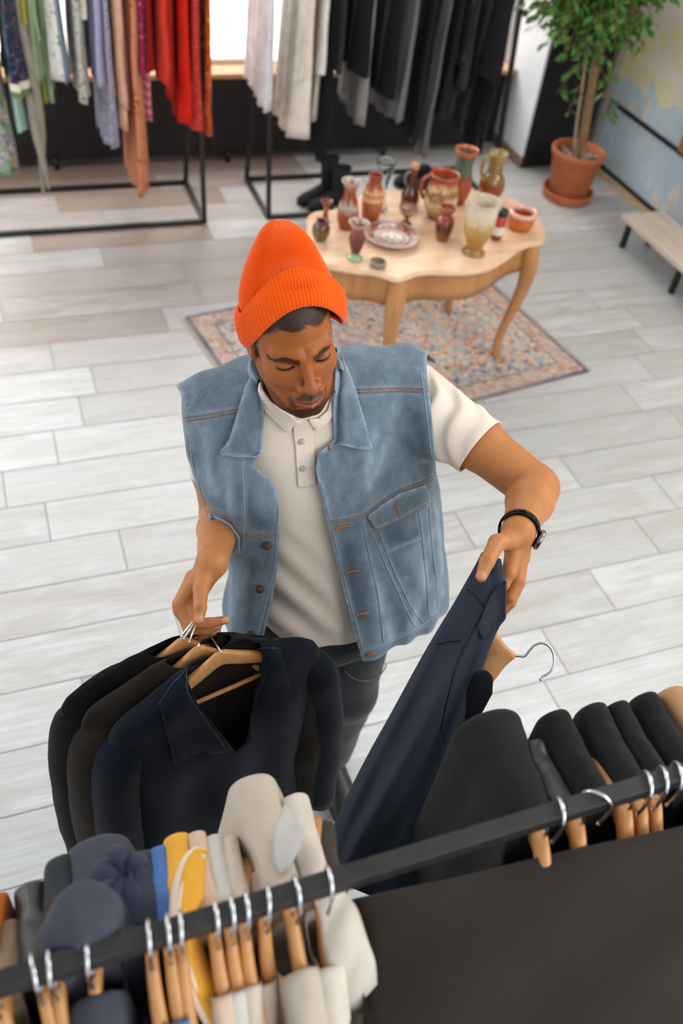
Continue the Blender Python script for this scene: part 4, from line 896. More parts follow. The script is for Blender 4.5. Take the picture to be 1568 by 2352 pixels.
col = t.mix(.12, at.outputs['Color'], t.mix(n1.outputs[0], srgb('#6d4026'), srgb('#d9a783')), 'OVERLAY'); t.set(col=col, rough=.48, spec=.32)
t.b.inputs['Subsurface Weight'].default_value = .08; t.b.inputs['Subsurface Radius'].default_value = (.008, .003, .0015); t.b.inputs['Subsurface Scale'].default_value = 1.0
t.bump(n2.outputs[0], .12, .0006); body.data.materials.append(t.m)
# short eyelashes and brow hair give the painted brows relief
rs_ = np.random.RandomState(3); BS = Surf(BV, BF)
# ================================================================== CLOTHES ON THE MAN
def denim():
    t = NT('washed_denim'); co = t.coord(); a = t.noise(co, 9, 5, .6, .6); b = t.noise(t.coord(scale=(1, 1, .25)), 60, 4, .6); w = t.noise(co, 1100, 2); c3 = t.noise(co, 17, 5, .65, .6)
    col = t.ramp(a.outputs[0], [(.3, srgb('#4a5864')), (.5, srgb('#5f6e7a')), (.72, srgb('#8293a0'))])
    col = t.mix(.35, col, t.ramp(b.outputs[0], [(.3, srgb('#404e5a')), (.7, srgb('#8496a2'))])); col = t.mix(t.ramp(c3.outputs[0], [(.50, (0, 0, 0)), (.78, (.45, .45, .45))]), col, srgb('#98abb8'))
    col = t.mix(.3, col, t.ramp(w.outputs[0], [(.35, srgb('#3a4c5c')), (.65, srgb('#94a4b0'))])); wa = t.n('Attribute', attribute_name='wear'); wm = t.n('Math', operation='MULTIPLY'); t.l(wa.outputs['Fac'], wm.inputs[0]); t.l(t.ramp(b.outputs[0], [(.3, (.35, .35, .35)), (.6, (1, 1, 1))]), wm.inputs[1]); col = t.mix(wm.outputs[0], col, srgb('#9fb0bc')); dk = t.n('Attribute', attribute_name='dark_streak'); col = t.mix(dk.outputs['Fac'], col, srgb('#34434f')); t.set(col=col, rough=.9, spec=.15, sheen=.15); t.bump(t.mix(.5, c3.outputs[0], w.outputs[0]), .35, .0015); return t.m
DENIM = denim(); STITCH = plain('tan_stitching', '#7f6a58', .8, var=.3, scale=400); ORANGE = plain('orange_thread', '#b5662a', .8, var=.2, scale=300); BRASS = plain('dark_brass_button', '#4a2f1c', .35, .6)
PALE = plain('pale_seam_edge', '#8797a3', .85, var=.2, scale=200)
POLO = cloth('cream_pique', '#e6d5c5', .9, .04, 700, .3, .1)
# polo shirt
PZ = [.80, .95, 1.10, 1.25, 1.36, 1.46]
def fold(p):
    u = p[:, 0] * .62 + p[:, 2] * .78 + .1 * p[:, 1]; f = np.sin(u * 74 + 3.0 * np.sin(p[:, 0] * 14 + p[:, 2] * 5)) * np.clip((1.22 - p[:, 2]) / .22, 0, 1)
    return .0085 * f * (.5 + .5 * np.sin(p[:, 0] * 17 + 1)) + .0022 * waves(p, [30, 22, 44], 2)
def sleeve_sd(p):
    CU1 = SHR * .42 + ELR * .58; CU2 = SHL * .42 + ELL * .58
    d = cone(p, SHR + A(-.03, 0, -.01), CU1 + (ELR - SHR) * .06, .078, .061); e = cone(p, SHL + A(.015, 0, -.01), CU2 + (ELL - SHL) * .05, .064, .057)
    ax = (ELR - SHR) / np.linalg.norm(ELR - SHR); s = (p - SHR) @ ax
    dr = np.sin(s * 120 + (p @ A(.4, .2, .9)) * 70 + 2 * np.sin(p @ A(30, 40, -20))) * .0075 * np.clip(1.25 - s / .17, 0, 1)
    return np.minimum(d + dr, e)
def polo_sd(p):
    d = column(p, PZ, TCX, TCY, [.182, .178, .176, .185, .182, .14], [.128, .126, .122, .124, .112, .08], 2.3)
    d = smax(d, p[:, 2] - 1.455, .03); d = smin(d, cone(p, SHL + A(.03, 0, .005), SHR + A(-.03, 0, .005), .066, .066), .05)
    d = smin(d, cone(p, A(.497, 1.318, 1.42), hw((0, -.03, -.075)), .074, .066), .03); d = smin(d, sleeve_sd(p), .025) + fold(p)
    u = np.minimum(cone(p, SHR, ELR, .058, .047), cone(p, SHL, ELL, .058, .045)); return np.minimum(d, smin(trunk_sd(p), u, .03) - .005)
V, F_ = surface_net(polo_sd, (.18, .98, .86), (.96, 1.52, 1.60), .0055); V = newton(polo_sd, V, 2); PS = Surf(V, F_)
ax1 = (ELR - SHR) / np.linalg.norm(ELR - SHR); ax2 = (ELL - SHL) / np.linalg.norm(ELL - SHL); cut1 = .58 * np.linalg.norm(ELR - SHR); cut2 = .55 * np.linalg.norm(ELL - SHL)
far1 = np.linalg.norm(V - (SHR * .4 + ELR * .6), axis=1); far2 = np.linalg.norm(V - (SHL * .4 + ELL * .6), axis=1)
k1 = cut1 - (V - SHR) @ ax1; k2 = cut2 - (V - SHL) @ ax2
s = V[:, 2] - .883 - .004 * np.sin(V[:, 0] * 40); s = np.minimum(s, np.where(V[:, 0] > TCX[3] + .17, k1, 1)); s = np.minimum(s, np.where(V[:, 0] < TCX[3] - .19, k2, 1))
nk = hw((0, -.03, -.075)) - A(.497, 1.318, 1.42); nk /= np.linalg.norm(nk); s = np.minimum(s, .078 - (V - A(.497, 1.318, 1.42)) @ nk)
V, F_ = clip(V, F_, s); o = mobj('polo_shirt', V, F_, POLO); mod(o, 'SOLIDIFY', thickness=.0018, offset=-1)
polo = o
for poly, n_ in (([(597, 868), (603, 893), (622, 922), (646, 940), (676, 957), (680, 964), (663, 993), (650, 985), (632, 966), (612, 946), (600, 925), (595, 898)], 'collar'), ([(708, 963), (731, 961), (752, 942), (764, 905), (770, 880), (775, 900), (768, 945), (748, 975), (727, 989), (716, 978)], 'collar')):
    V, F_ = PS.patch(poly, .006, 4, smooth=3, puff=.003); o = mobj(n_, V, F_, POLO, polo); mod(o, 'SOLIDIFY', thickness=.003, offset=1)
V, F_ = PS.patch([(671, 966), (716, 966), (722, 1040), (726, 1113), (684, 1121), (679, 1040)], .0028, 5, smooth=2); o = mobj('placket', V, F_, POLO, polo); mod(o, 'SOLIDIFY', thickness=.0015, offset=1)
for x, y in ((691, 1012), (694, 1073)):
    c = PS.hit(x, y, .0058); n_ = CAM - c; n_ = Vector(n_ / np.linalg.norm(n_)); g = MG().lathe([(.0002, 0), (.0058, 0), (.0062, .001), (.005, .0018), (.0002, .0014)], 18)
    M3 = n_.to_track_quat('Z', 'Y').to_matrix(); g.V = [tuple(np.array(M3 @ Vector(v)) + c) for v in g.V]; g.obj('button', plain('shell_button', '#b3a593', .3), polo)
# sleeve hem stitching and polo hem
for dz in (.012,): pass
# jeans and shoes
def jeans_sd(p):
    d = column(p, [.70, .84, .95], [.578, .578, .572], [1.222, 1.215, 1.222], [.17, .178, .168], [.12, .125, .118], 2.2); d = smax(d, np.maximum(p[:, 2] - .96, .78 - p[:, 2]), .02)
    for h_, k_, a_ in ((LHIP, LKN, LAN), (RHIP, RKN, RAN)): d = smin(d, chain(p, [h_ + A(0, 0, -.02), k_, a_], [.102, .076, .068], .03), .03)
    return d + .003 * waves(p, [26, 40, 55], 7)
V, F_ = surface_net(jeans_sd, (.33, 1.02, .02), (.83, 1.46, .98), .009); V, F_ = clip(V, F_, np.minimum(V[:, 2] - .085, .945 - V[:, 2]))
jeans = mobj('jeans', V, F_, cloth('black_jeans', '#1f2022', .85, .25, 700, .4, .2)); JS = Surf(V, F_)
MG().tube(JS.line([(790, 1538), (810, 1556), (840, 1563), (870, 1550), (888, 1525)], .002), .0016, 6).obj('pocket_seam', plain('grey_seam', '#5a5b5e', .9), jeans)
for a_, s_ in ((LAN, 1), (RAN, -1)):
    g = MG(); rings = []
    for t_, w, h in ((-.06, .02, .05), (-.045, .038, .075), (0, .042, .085), (.07, .044, .07), (.14, .05, .055), (.19, .044, .045), (.215, .02, .03)):
        rings.append([(a_[0] + w * math.cos(a), a_[1] - t_, max(.001, .01 + h / 2 + h / 2 * math.sin(a) * 1.1)) for a in np.linspace(0, 6.283, 18, False)])
    g.loft(rings, caps=True).obj('shoe', plain('black_leather_shoe', '#1c1b1b', .4))
def core_sd(p):
    d = column(p, PZ, TCX, TCY, [.182, .178, .176, .185, .182, .14], [.128, .126, .122, .124, .112, .08], 2.3)
    d = smax(d, p[:, 2] - 1.455, .03); d = smin(d, cone(p, SHL + A(.03, 0, .005), SHR + A(-.03, 0, .005), .066, .066), .05)
    d = smin(d, cone(p, A(.497, 1.318, 1.42), A(.490, 1.305, 1.46), .074, .07), .03)
    u = np.minimum(cone(p, SHR + A(-.03, 0, -.01), SHR * .7 + ELR * .3, .089, .083), cone(p, SHL, SHL + A(-.03, 0, -.01), .058, .056)); return smin(d, u, .02)
# --- sleeveless denim jacket
VZ = [.80, .90, 1.00, 1.10, 1.25, 1.36, 1.46]
def vest_sd(p):
    d = column(p, VZ, [.596, .595, .5975, .588, .545, .528, .522], [1.195, 1.203, 1.232, 1.262, 1.298, 1.32, 1.335], [.268, .265, .253, .246, .260, .250, .2], [.156, .154, .150, .148, .146, .128, .09], 2.5)
    d = smax(d, p[:, 2] - 1.405, .05)
    d = smin(d, cone(p, A(.285, 1.345, 1.372), A(.42, 1.325, 1.418), .055, .066), .05); d = smin(d, cone(p, A(.762, 1.32, 1.385), A(.58, 1.325, 1.422), .055, .066), .05)
    d = smin(d, core_sd(p) - .011, .02)
    lo = np.clip((1.16 - p[:, 2]) / .2, 0, 1); rt = np.clip((p[:, 0] - .62) / .1, 0, 1)
    f = .0048 * waves(p, [24, 36, 50, 17, 70], 5) + .0045 * lo * rt * np.sin(p[:, 0] * 95 + 22 * p[:, 2] + 2 * np.sin(p[:, 2] * 18)) + .004 * lo * (1 - rt) * np.sin(p[:, 0] * 60 + 5 * p[:, 2])
    up = np.clip((p[:, 2] - 1.2) / .1, 0, 1); return d + f + .003 * up * np.sin(p[:, 0] * 55 - p[:, 2] * 12)
V, F_ = surface_net(vest_sd, (.20, .98, .85), (.92, 1.54, 1.56), .0058); V = newton(vest_sd, V, 2)
q2 = proj(V); N_ = normals(vest_sd, V); fc = np.einsum('ij,ij->i', N_, CAM - V) > -.02 * 0
OPEN = [(596, 845), (603, 900), (606, 960), (600, 1040), (590, 1056), (583, 1072), (604, 1088), (630, 1112), (643, 1160), (643, 1230), (638, 1300), (626, 1370), (604, 1460), (590, 1540), (842, 1560), (834, 1526), (812, 1448), (795, 1382), (775, 1300), (753, 1205), (737, 1130), (725, 1082), (731, 1040), (748, 1028), (768, 1010), (766, 950), (770, 880), (776, 820), (770, 780), (600, 780)]
s = np.where(fc, polysd(q2, OPEN), 100.)
LARM = [(300, 800), (400, 880), (415, 905), (417, 945), (428, 1045), (450, 1130), (469, 1196), (500, 1231), (516, 1249), (300, 1249)]
s = np.where(fc, np.minimum(s, polysd(q2, LARM)), s)
RARM = [(979, 835), (982, 870), (990, 950), (1002, 1085), (1008, 1112), (1150, 1112), (1150, 780), (985, 780)]
s = np.where(fc, np.minimum(s, polysd(q2, RARM)), s)
s = np.where(s > 60, 60, s) / 1300.
# armholes and neck hole behind, hem
s = np.where(fc, s, np.minimum(s, cone(V, A(.235, 1.36, 1.42), A(.235, 1.34, 1.14), .075, .075)))
RA = cone(V, A(.876, 1.37, 1.42), A(.872, 1.27, 1.215), .100, .078); s = np.where(fc, s, np.minimum(s, RA)); s = np.where((~fc) & (V[:, 0] > .72) & (V[:, 2] > 1.21), np.minimum(s, .012 - (V - SHR) @ ax1), s)
s = np.minimum(s, np.where(fc, 1, cone(V, A(.49, 1.31, 1.40), A(.46, 1.25, 1.56), .078, .078)))
s = np.minimum(s, V[:, 2] - .888 + .02 * np.exp(-((V[:, 0] - .615) / .05) ** 2) * (V[:, 1] < 1.2))
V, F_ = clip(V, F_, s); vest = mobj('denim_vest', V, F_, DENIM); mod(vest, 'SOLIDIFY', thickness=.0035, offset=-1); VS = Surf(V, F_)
for poly in ([(594, 848), (600, 880), (604, 940), (604, 1010), (597, 1042), (588, 1049), (545, 1049), (506, 1044), (514, 1030), (528, 1008), (540, 970), (552, 930), (563, 895), (576, 868)], [(774, 808), (786, 818), (800, 858), (816, 900), (836, 965), (854, 1031), (830, 1032), (803, 1026), (772, 1020), (759, 1000), (765, 960), (769, 900), (770, 850)]):
    V, F_ = VS.patch(poly, .010, 5, smooth=6, puff=.004); o = mobj('collar', V, F_, DENIM, vest); mod(o, 'SOLIDIFY', thickness=.004, offset=1)
    P = [atd(x, y, d_) for (x, y), d_ in ((p_, (VS.hit(*p_) - CAM) @ CF - .0125) for p_ in poly + poly[:1])]
    MG().tube(P, .0014, 6).obj('collar_edge', PALE, vest)
cb = []                                                              # collar stand round the back of the neck
for k, (rr, dz) in enumerate(((.083, -.012), (.080, .012), (.084, .034), (.092, .010))):
    cb.append([tuple(A(.488, 1.315, 1.482) + rr * A(math.cos(a), .92 * math.sin(a), 0) + dz * nk + A(0, 0, -.018 * math.cos(a) * 0)) for a in np.linspace(-.35, math.pi + .35, 30)])
o = MG().loft(cb, closed=False).obj('collar_band', DENIM, vest); mod(o, 'SOLIDIFY', thickness=.003)
for L_ in ([(418, 961), (485, 951), (552, 938)], [(419, 969), (485, 959), (550, 946)], [(820, 896), (900, 892), (974, 894)], [(822, 903), (900, 899), (974, 901)],
           [(469, 1162), (500, 1172), (527, 1188), (554, 1222), (600, 1226), (641, 1226)], [(470, 1168), (500, 1179), (524, 1194), (551, 1228), (600, 1233), (640, 1233)],
           [(750, 1197), (790, 1192), (826, 1184), (850, 1170), (871, 1155), (916, 1126), (960, 1110), (994, 1094)], [(751, 1203), (790, 1198), (828, 1190), (854, 1175), (874, 1160), (918, 1132), (960, 1117), (995, 1101)]):
    stitch(VS, L_, 'stitching', STITCH, vest, .0015, .0012)
for L_ in ([(848, 1217), (870, 1262), (893, 1316), (925, 1385), (951, 1440)], [(868, 1215), (890, 1275), (915, 1335), (950, 1405), (975, 1432)], [(960, 1173), (969, 1235), (978, 1325), (985, 1414)], [(984, 1165), (990, 1240), (1000, 1330), (1004, 1400)],
           [(876, 1271), (916, 1255), (967, 1235)], [(828, 1499), (884, 1476), (956, 1441), (1018, 1390)], [(831, 1190), (846, 1271), (866, 1360), (880, 1474)],
           [(556, 1057), (561, 1130), (561, 1222), (552, 1290), (547, 1450)], [(640, 1165), (636, 1230), (630, 1300), (616, 1370), (597, 1455)], [(736, 1110), (760, 1205), (782, 1300), (804, 1385), (832, 1490)],
           [(425, 925), (440, 1045), (462, 1130), (478, 1190)], [(966, 850), (980, 950), (994, 1075)], [(474, 1200), (500, 1228), (514, 1244)]):
    stitch(VS, L_, 'seam', PALE, vest, .0012, .0010)
V, F_ = VS.patch([(842, 1186), (873, 1160), (918, 1132), (976, 1113), (988, 1153), (945, 1178), (916, 1193), (885, 1206), (860, 1216)], .0045, 5, smooth=2); o = mobj('pocket_flap', V, F_, DENIM, vest); mod(o, 'SOLIDIFY', thickness=.003, offset=1)
stitch(VS, [(846, 1190), (861, 1211), (885, 1202), (916, 1189), (945, 1174), (983, 1152)], 'flap_edge', STITCH, vest, .0013, .0060)
V, F_ = VS.patch([(479, 1180), (505, 1188), (530, 1203), (551, 1234), (553, 1276), (540, 1262), (514, 1233), (480, 1198)], .0045, 5, smooth=2); o = mobj('pocket_flap', V, F_, DENIM, vest); mod(o, 'SOLIDIFY', thickness=.003, offset=1)
for a, b in (((766, 1216), (802, 1206)), ((791, 1317), (822, 1309)), ((815, 1413), (846, 1407)), ((840, 1505), (860, 1499)), ((904, 1155), (914, 1184)), ((521, 1203), (531, 1230)), ((752, 1018), (757, 1034))):
    MG().tube(VS.line([a, ((a[0] + b[0]) / 2, (a[1] + b[1]) / 2 - 2), b], .0022 if a[0] != 904 else .0065, 5), [.0012, .0024, .0024, .0012] if False else .0019, 8).obj('buttonhole', ORANGE, vest)
for x, y in ((612, 1251), (597, 1351), (576, 1456)):
    c = VS.hit(x, y, .0032); n_ = Vector(CAM - c).normalized(); M3 = n_.to_track_quat('Z', 'Y').to_matrix()
    g = MG().lathe([(.0002, 0), (.0085, 0), (.009, .0015), (.0078, .0034), (.004, .0030), (.0002, .0036)], 20); g.V = [tuple(np.array(M3 @ Vector(v)) + c) for v in g.V]; g.obj('button', BRASS, vest)
from mathutils.kdtree import KDTree
def kd(P):
    k = KDTree(len(P))
    for i, p in enumerate(P): k.insert(Vector(p), i)
    k.balance(); return k
FADE = [p for L_ in ([(905, 930), (892, 1000), (866, 1085)], [(848, 1275), (872, 1370), (898, 1470)], [(975, 1300), (966, 1370), (950, 1430)], [(466, 985), (474, 1060), (490, 1130)], [(520, 1060), (522, 1120), (530, 1170)], [(860, 1000), (850, 1060), (846, 1120)], [(1000, 1150), (1012, 1260), (1016, 1360)], [(530, 1330), (527, 1400), (525, 1450)]) for p in VS.line(L_, 0)]
DARK = [p for L_ in ([(900, 1300), (925, 1370), (945, 1410)], [(580, 1290), (575, 1360), (572, 1420)], [(960, 960), (975, 1040), (985, 1100)], [(800, 1260), (812, 1340), (826, 1420)], [(910, 1230), (940, 1245), (955, 1225)], [(560, 1130), (575, 1180), (600, 1200)]) for p in VS.line(L_, 0)]  # soft darker streaks coloured into the denim along these lines
KW, KF, KD = kd(WEAR), kd(FADE), kd(DARK); EDGE = {}
def wear(o):
    co = [v.co + Vector(MO) for v in o.data.vertices]; a = o.data.attributes.new('wear', 'FLOAT', 'POINT'); b = o.data.attributes.new('dark_streak', 'FLOAT', 'POINT')
    ed = {}
    for p in o.data.polygons:
        for e_ in p.edge_keys: ed[e_] = ed.get(e_, 0) + 1
    bd = [co[i] for e_, n_ in ed.items() if n_ == 1 for i in e_]; KB = kd(bd) if bd else None
    for i, c in enumerate(co):
        w_ = .55 * math.exp(-(KW.find(c)[2] / .0065) ** 2) + .55 * math.exp(-(KF.find(c)[2] / .013) ** 2)
        if KB: w_ = max(w_, .75 * math.exp(-(KB.find(c)[2] / .006) ** 2))
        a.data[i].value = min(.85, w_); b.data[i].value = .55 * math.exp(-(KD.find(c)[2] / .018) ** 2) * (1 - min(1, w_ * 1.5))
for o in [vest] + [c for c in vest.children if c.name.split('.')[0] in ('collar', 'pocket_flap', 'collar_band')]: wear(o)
# --- orange beanie
def knit():
    t = NT('orange_rib_knit'); co = t.coord(); a = t.noise(co, 420, 3); b = t.noise(co, 12, 2)
    c = srgb('#f45803'); col = t.mix(.3, t.ramp(b.outputs[0], [(.3, shade(c, .92)), (.7, shade(c, 1.08))]), t.ramp(a.outputs[0], [(.3, shade(c, .65)), (.7, shade(c, 1.3))])); t.set(col=col, rough=.95, spec=.08, sheen=.25); t.bump(a.outputs[0], .5, .0012); return t.m
KNIT = knit(); NR = 96; NT_ = NR * 5
def brim_z(th): c = math.cos(th); return -.006 + .108 * max(c, 0) ** 1.35 - .03 * max(-c, 0)          # th=0 at the forehead
def hat_ring(th, u, cuff):
    """u: 0 at the lower edge, up along the hat"""
    s_, c_ = math.sin(th), math.cos(th); rib = .0016 * math.cos(NR * th); fr_ = max(c_, 0)
    if cuff:
        zz = brim_z(th) + u * (.066 - .018 * fr_); bul = .004 * math.sin(u * math.pi) + (.003 if u < .06 or u > .94 else .005); ax, ay = .0865 + .001 * u, .100 - .020 * fr_ * fr_ - .004 * u
        r_ = 1 + (rib * .62 + bul) / .09; return (.008 + ax * s_ * r_, -.015 + ay * c_ * r_ - .030 * u * fr_, zz)
    k = u; cz = brim_z(th) * (1 - k) ** 1.5 + .058 * (1 - (1 - k) ** 1.5); zz = cz + .020 + k * .100
    w = max(0, 1 - k ** 3.0) ** .5; pin = 1 - .24 * sstep(.25, .85, k)
    cx_ = .008 + .008 * k; cy_ = -.018 - .040 * k ** 1.3 - .012 * fr_ * (1 - k)
    dent = -.014 * math.exp(-((th + .25) / .6) ** 2) * math.exp(-((k - .66) / .15) ** 2) - .008 * math.exp(-((th - 1.3) / .5) ** 2) * math.exp(-((k - .5) / .2) ** 2)
    r_ = w * pin + (rib + .002 * math.sin(3 * th + 5 * k)) / .085 * (w + .15) + dent / .085
    return (cx_ + .0815 * s_ * r_, cy_ + (.097 - .014 * fr_ * fr_ * (1 - k)) * c_ * r_, zz)
g = MG(); ths = np.linspace(-math.pi, math.pi, NT_, False)
g.loft([[tuple(hw(hat_ring(th, u, False))) for th in ths] for u in list(np.linspace(0, .9, 40)) + list(np.linspace(.92, 1.0, 14))]); beanie = g.obj('beanie', KNIT)
g = MG(); us = np.linspace(0, 1, 18)
rings = [[tuple(hw(np.array(hat_ring(th, u, True)))) for th in ths] for u in us]
inn = lambda u, f: [tuple(hw(np.array(hat_ring(th, u, True)) * A(f, f, 1) + A(0, 0, -.002 if u < .5 else .001))) for th in ths]
g.loft([inn(.1, .925), inn(0, .945), inn(0, .98)] + rings + [inn(1, .985), inn(1, .95), inn(.92, .93)]); g.obj('cuff', KNIT, beanie)
# --- wrist watch on his left wrist
ax = (WRR - ELR) / np.linalg.norm(WRR - ELR); wc = WRR - ax * .010; s1 = CR - ax * (CR @ ax); s1 /= np.linalg.norm(s1); s2 = np.cross(ax, s1)
WM = plain('dark_steel_watch', '#2c2b2c', .22, .9, .3, 120); WM2 = plain('watch_steel', '#8d8a86', .2, 1.0)
g = MG(); NL = 22
for i in range(NL):
    a = 2 * math.pi * i / NL; r_ = .0345
    for off, wd in ((-.0062, .0055), (0, .0052), (.0062, .0055)):
        rad = s1 * math.cos(a) + s2 * math.sin(a); tan = -s1 * math.sin(a) + s2 * math.cos(a); c = wc + rad * (r_ + (.0008 if off == 0 else 0)) + ax * off
        g.bar(c - tan * .0047, c + tan * .0047, wd, .0036, up=rad)
watch = g.obj('watch_band', WM, None, False)
cen = wc + (s1 * .93 - s2 * .36 * np.sign(s2 @ (-CU)) * -1) * .039; nrm = (cen - wc) / np.linalg.norm(cen - wc); M3 = Vector(nrm).to_track_quat('Z', 'Y').to_matrix()
g = MG().lathe([(.0003, -.004), (.018, -.004), (.0195, 0), (.0185, .004), (.016, .005), (.0003, .005)], 28); g.V = [tuple(np.array(M3 @ Vector(v)) + cen) for v in g.V]; g.obj('watch_case', WM2, watch)
# ================================================================== FRONT CLOTHES RACK
RYF, RZ = .330, 1.600
frack = empty('clothes_rack', (.5, RYF, 0), 0, 'black square-tube clothes rail in front of the man, close to the viewer', 'clothes rack')
BM = black_metal(); RM = plain('worn_black_rail', '#22201f', .5, .0, .35, 45, .5)
rl = G().box((-1.25, -.010, RZ - .010), (1.30, .010, RZ + .010)).obj('rail', RM, frack, False); mod(rl, 'BEVEL', width=.0012, segments=2)
for x in (-1.25, 1.30):
    G().bar((x, 0, 0.012), (x, 0, RZ + .01), .022).obj('post', BM, frack, False); G().bar((x, -.27, .011), (x, .27, .011), .022).obj('foot_bar', BM, frack, False)
HW = wood('varnished_hanger_wood', '#c98f58', '#a86d38', 1.2, .35, axis=1)
def hanger(name, label, group, O, U, up, rot_hook=0.0, half=.205, bar=False, hook_r=.020, wide=.016, drop=.085, nfk=.024, hh=1.0):
    """O: top of the wooden neck; U: direction of the arms; up: direction of the hook"""
    O = np.asarray(O, float); U = np.asarray(U, float); U = U / np.linalg.norm(U); up = np.asarray(up, float); up = up - U * (up @ U); up /= np.linalg.norm(up); Nn = np.cross(U, up)
    e = empty(name, O, 0, label, 'hanger', group); pos = lambda s, n, z: tuple(U * s + Nn * n + up * z)
    rings = []
    for s in np.linspace(-half, half, 33):
        a = abs(s) / half; top = -.004 - drop * a ** 1.25 + (.010 * math.exp(-(a / .16) ** 2)); h = (.040 - .016 * min(1, a * 1.6)) * hh; w = wide * (.62 + .5 * a); nf = nfk * a * a
        if a > .97: h *= .6; w *= .7
        r_ = []
        for k in range(12):
            t_ = 2 * math.pi * k / 12; c, s_ = math.cos(t_), math.sin(t_); r_.append(pos(s, nf + w / 2 * math.copysign(abs(c) ** .6, c), top - h / 2 + h / 2 * math.copysign(abs(s_) ** .6, s_)))
        rings.append(r_)
    G().loft(rings, caps=True).obj('arms', HW, e)
    if bar: G().tube([pos(-half * .98, .016, -.098), pos(half * .98, .016, -.098)], .0045, 10).obj('trouser_bar', HW, e)
    H = math.cos(rot_hook), math.sin(rot_hook); hp = lambda a, z: tuple(U * (a * H[0]) + Nn * (a * H[1]) + up * z)
    R0 = hook_r; cz = .030 + R0; pts = [hp(0, -.012), hp(0, .008), hp(0, .018)]
    for k in range(15): a = math.radians(-115 + k * 19.2); pts.append(hp(-R0 * math.sin(-a) * 1 if False else R0 * math.sin(a), cz - R0 * math.cos(a) if False else cz + R0 * -math.cos(a) * -1 if False else cz + R0 * math.cos(a)))
    return e, pts, hp
def hook_mesh(e, pts, r=.0017):
    h = G().tube(spline([np.array(p) for p in pts], 4), r, 8).obj('hook', chrome(), e)
    b = pts[-1]; G().lathe([(.0002, -.0027), (.0020, -.0018), (.0027, 0), (.0020, .0018), (.0002, .0027)], 8, b).obj('hook_tip', chrome(), h)
def rail_hanger(label, group, X, U, half=.185, turn=0.0):
    O = A(X, RYF, RZ - .064)
    e, _, hp0 = hanger('coat_hanger', label, group, O, U, (0, 0, 1), 0, half, wide=.021, drop=.094)
    U2 = A(math.sin(turn), math.cos(turn), 0) if turn else A(*U) / np.linalg.norm(U); hp = lambda a, z: tuple(U2 * a + A(0, 0, z))
    r_ = .0165; c = .062; pts = [hp(0, -.012), hp(0, .018), hp(.010, .034)]
    pts = [hp(0, -.012), hp(0, .012), hp(.006, .026), hp(.0165, .042)] + [hp(r_ * math.cos(math.radians(a)), c + r_ * math.sin(math.radians(a))) for a in range(0, 186, 20)] + [hp(-.0172, .052), hp(-.0165, .038), hp(-.0150, .024)]
    hook_mesh(e, pts, .0021); return e
def rail_x(px):
    y = np.interp(px, [0, 784, 1568], [2242, 2008, 1768]); return aty(px, y, RYF)[0]
GL = 'clothes on the front rail'
def garment(name, label, cat, X, tip, zt, w, mat, neck=.095, zhem=.80, wt=None, wr=.006, seed=0, trim=None, near=1.0, group=GL, neckz=1.500, sag=0.0, hang=None, turn=0.0, flare=.35, hX=None):
    T = atz(tip[0], tip[1], zt); Lh = T[1] - RYF; sl = (T[0] - X) / Lh; wt = wt or w; rings = []; tr = [[], []]
    ss = [-1.012, -1.0, -.965, -.9] + list(np.linspace(-.8, .8, 41)) + [.86, .9, .935, .965, .985, 1.0, 1.012]
    for s in ss:
        a = abs(s); y = s * Lh * (near if s < 0 else 1); cx_ = X + sl * y; ww = (w + (wt - w) * sstep(.3, .9, a)) * (1 + .12 * nz(s * 4, seed, 1))
        end = max(0, (a - .86) / .152); ww *= max(.04, math.sqrt(max(0, 1 - end ** 2.2))); top = 1.538 + (zt + w * .2 - 1.538) * sstep(.05, .95, a) ** .85 - .075 * end ** 2.4 - sag * math.sin(a * math.pi)
        inneck = max(0, 1 - (y / .016 if y > 0 else -y / neck)) if neck else 0; valley = inneck > 0
        if valley: top = min(top, neckz + .03 * (1 - min(1, inneck * 3)))
        r_ = []; nd = 9; na = 11
        def side(sg, k):
            d = k / nd; z = top - ww + (zhem - top + ww) * d ** 1.4; wob = wr * (.4 + 1.6 * d) * (nz(y * 16, z * 5, seed + sg) + .6 * math.sin(y * 70 + seed + z * 6))
            return (cx_ + sg * (ww * (1 + flare * d)) + wob, RYF + y + .10 * (s if a > .8 else 0) * d * 0, z)
        for k in range(nd, 0, -1): r_.append(side(-1, k))
        for k in range(na):
            t_ = math.pi * k / (na - 1); x_ = -math.cos(t_) * ww
            z_ = (top - ww + ww * math.sin(t_)) if not valley else top - (.10 * min(1, inneck * 4)) * math.sin(t_) ** .5
            r_.append((cx_ + x_ * (1 if not valley else .98), RYF + y, z_ + wr * .4 * nz(s * 9, k * .5, seed)))
        for k in range(1, nd + 1): r_.append(side(1, k))
        if valley: tr[0].append(A(*r_[nd])); tr[1].append(A(*r_[nd + na - 1]))
        rings.append(r_)
    c0 = A(X, RYF, 0); e = empty(name, c0, 0, label, cat, group)
    b = G().loft([[tuple(A(*p) - c0) for p in r_] for r_ in rings], closed=False).obj('body', mat, e); mod(b, 'SUBSURF', levels=1, render_levels=1)
    if trim:
        lp = [p - c0 for p in tr[0]] + [p - c0 for p in tr[1][::-1]]; lp.append(lp[0]); G().tube(lp, .0042, 8).obj('neck_trim', trim, e)
    if hang: rail_hanger('wooden hanger on the front rail ' + hang, 'wooden hangers on the front rail', X if hX is None else hX, A(sl, 1, 0) , min(.165, Lh * .8), turn)
    return e
hx = {k: rail_x(p) for k, p in dict(h0=4, h1=69, h2=168, h3=275, h4=331, h5=376, h6=496, h7=511, h8=557, h9=609, h10=649, h11=710, h12=737, r0=1290, r1=1378, r2=1492, r3=1528, r4=1562).items()}
gc = lambda n, h, **k: cloth(n, h, k.pop('rough', .85), .10, 600, .3, .06, .15)
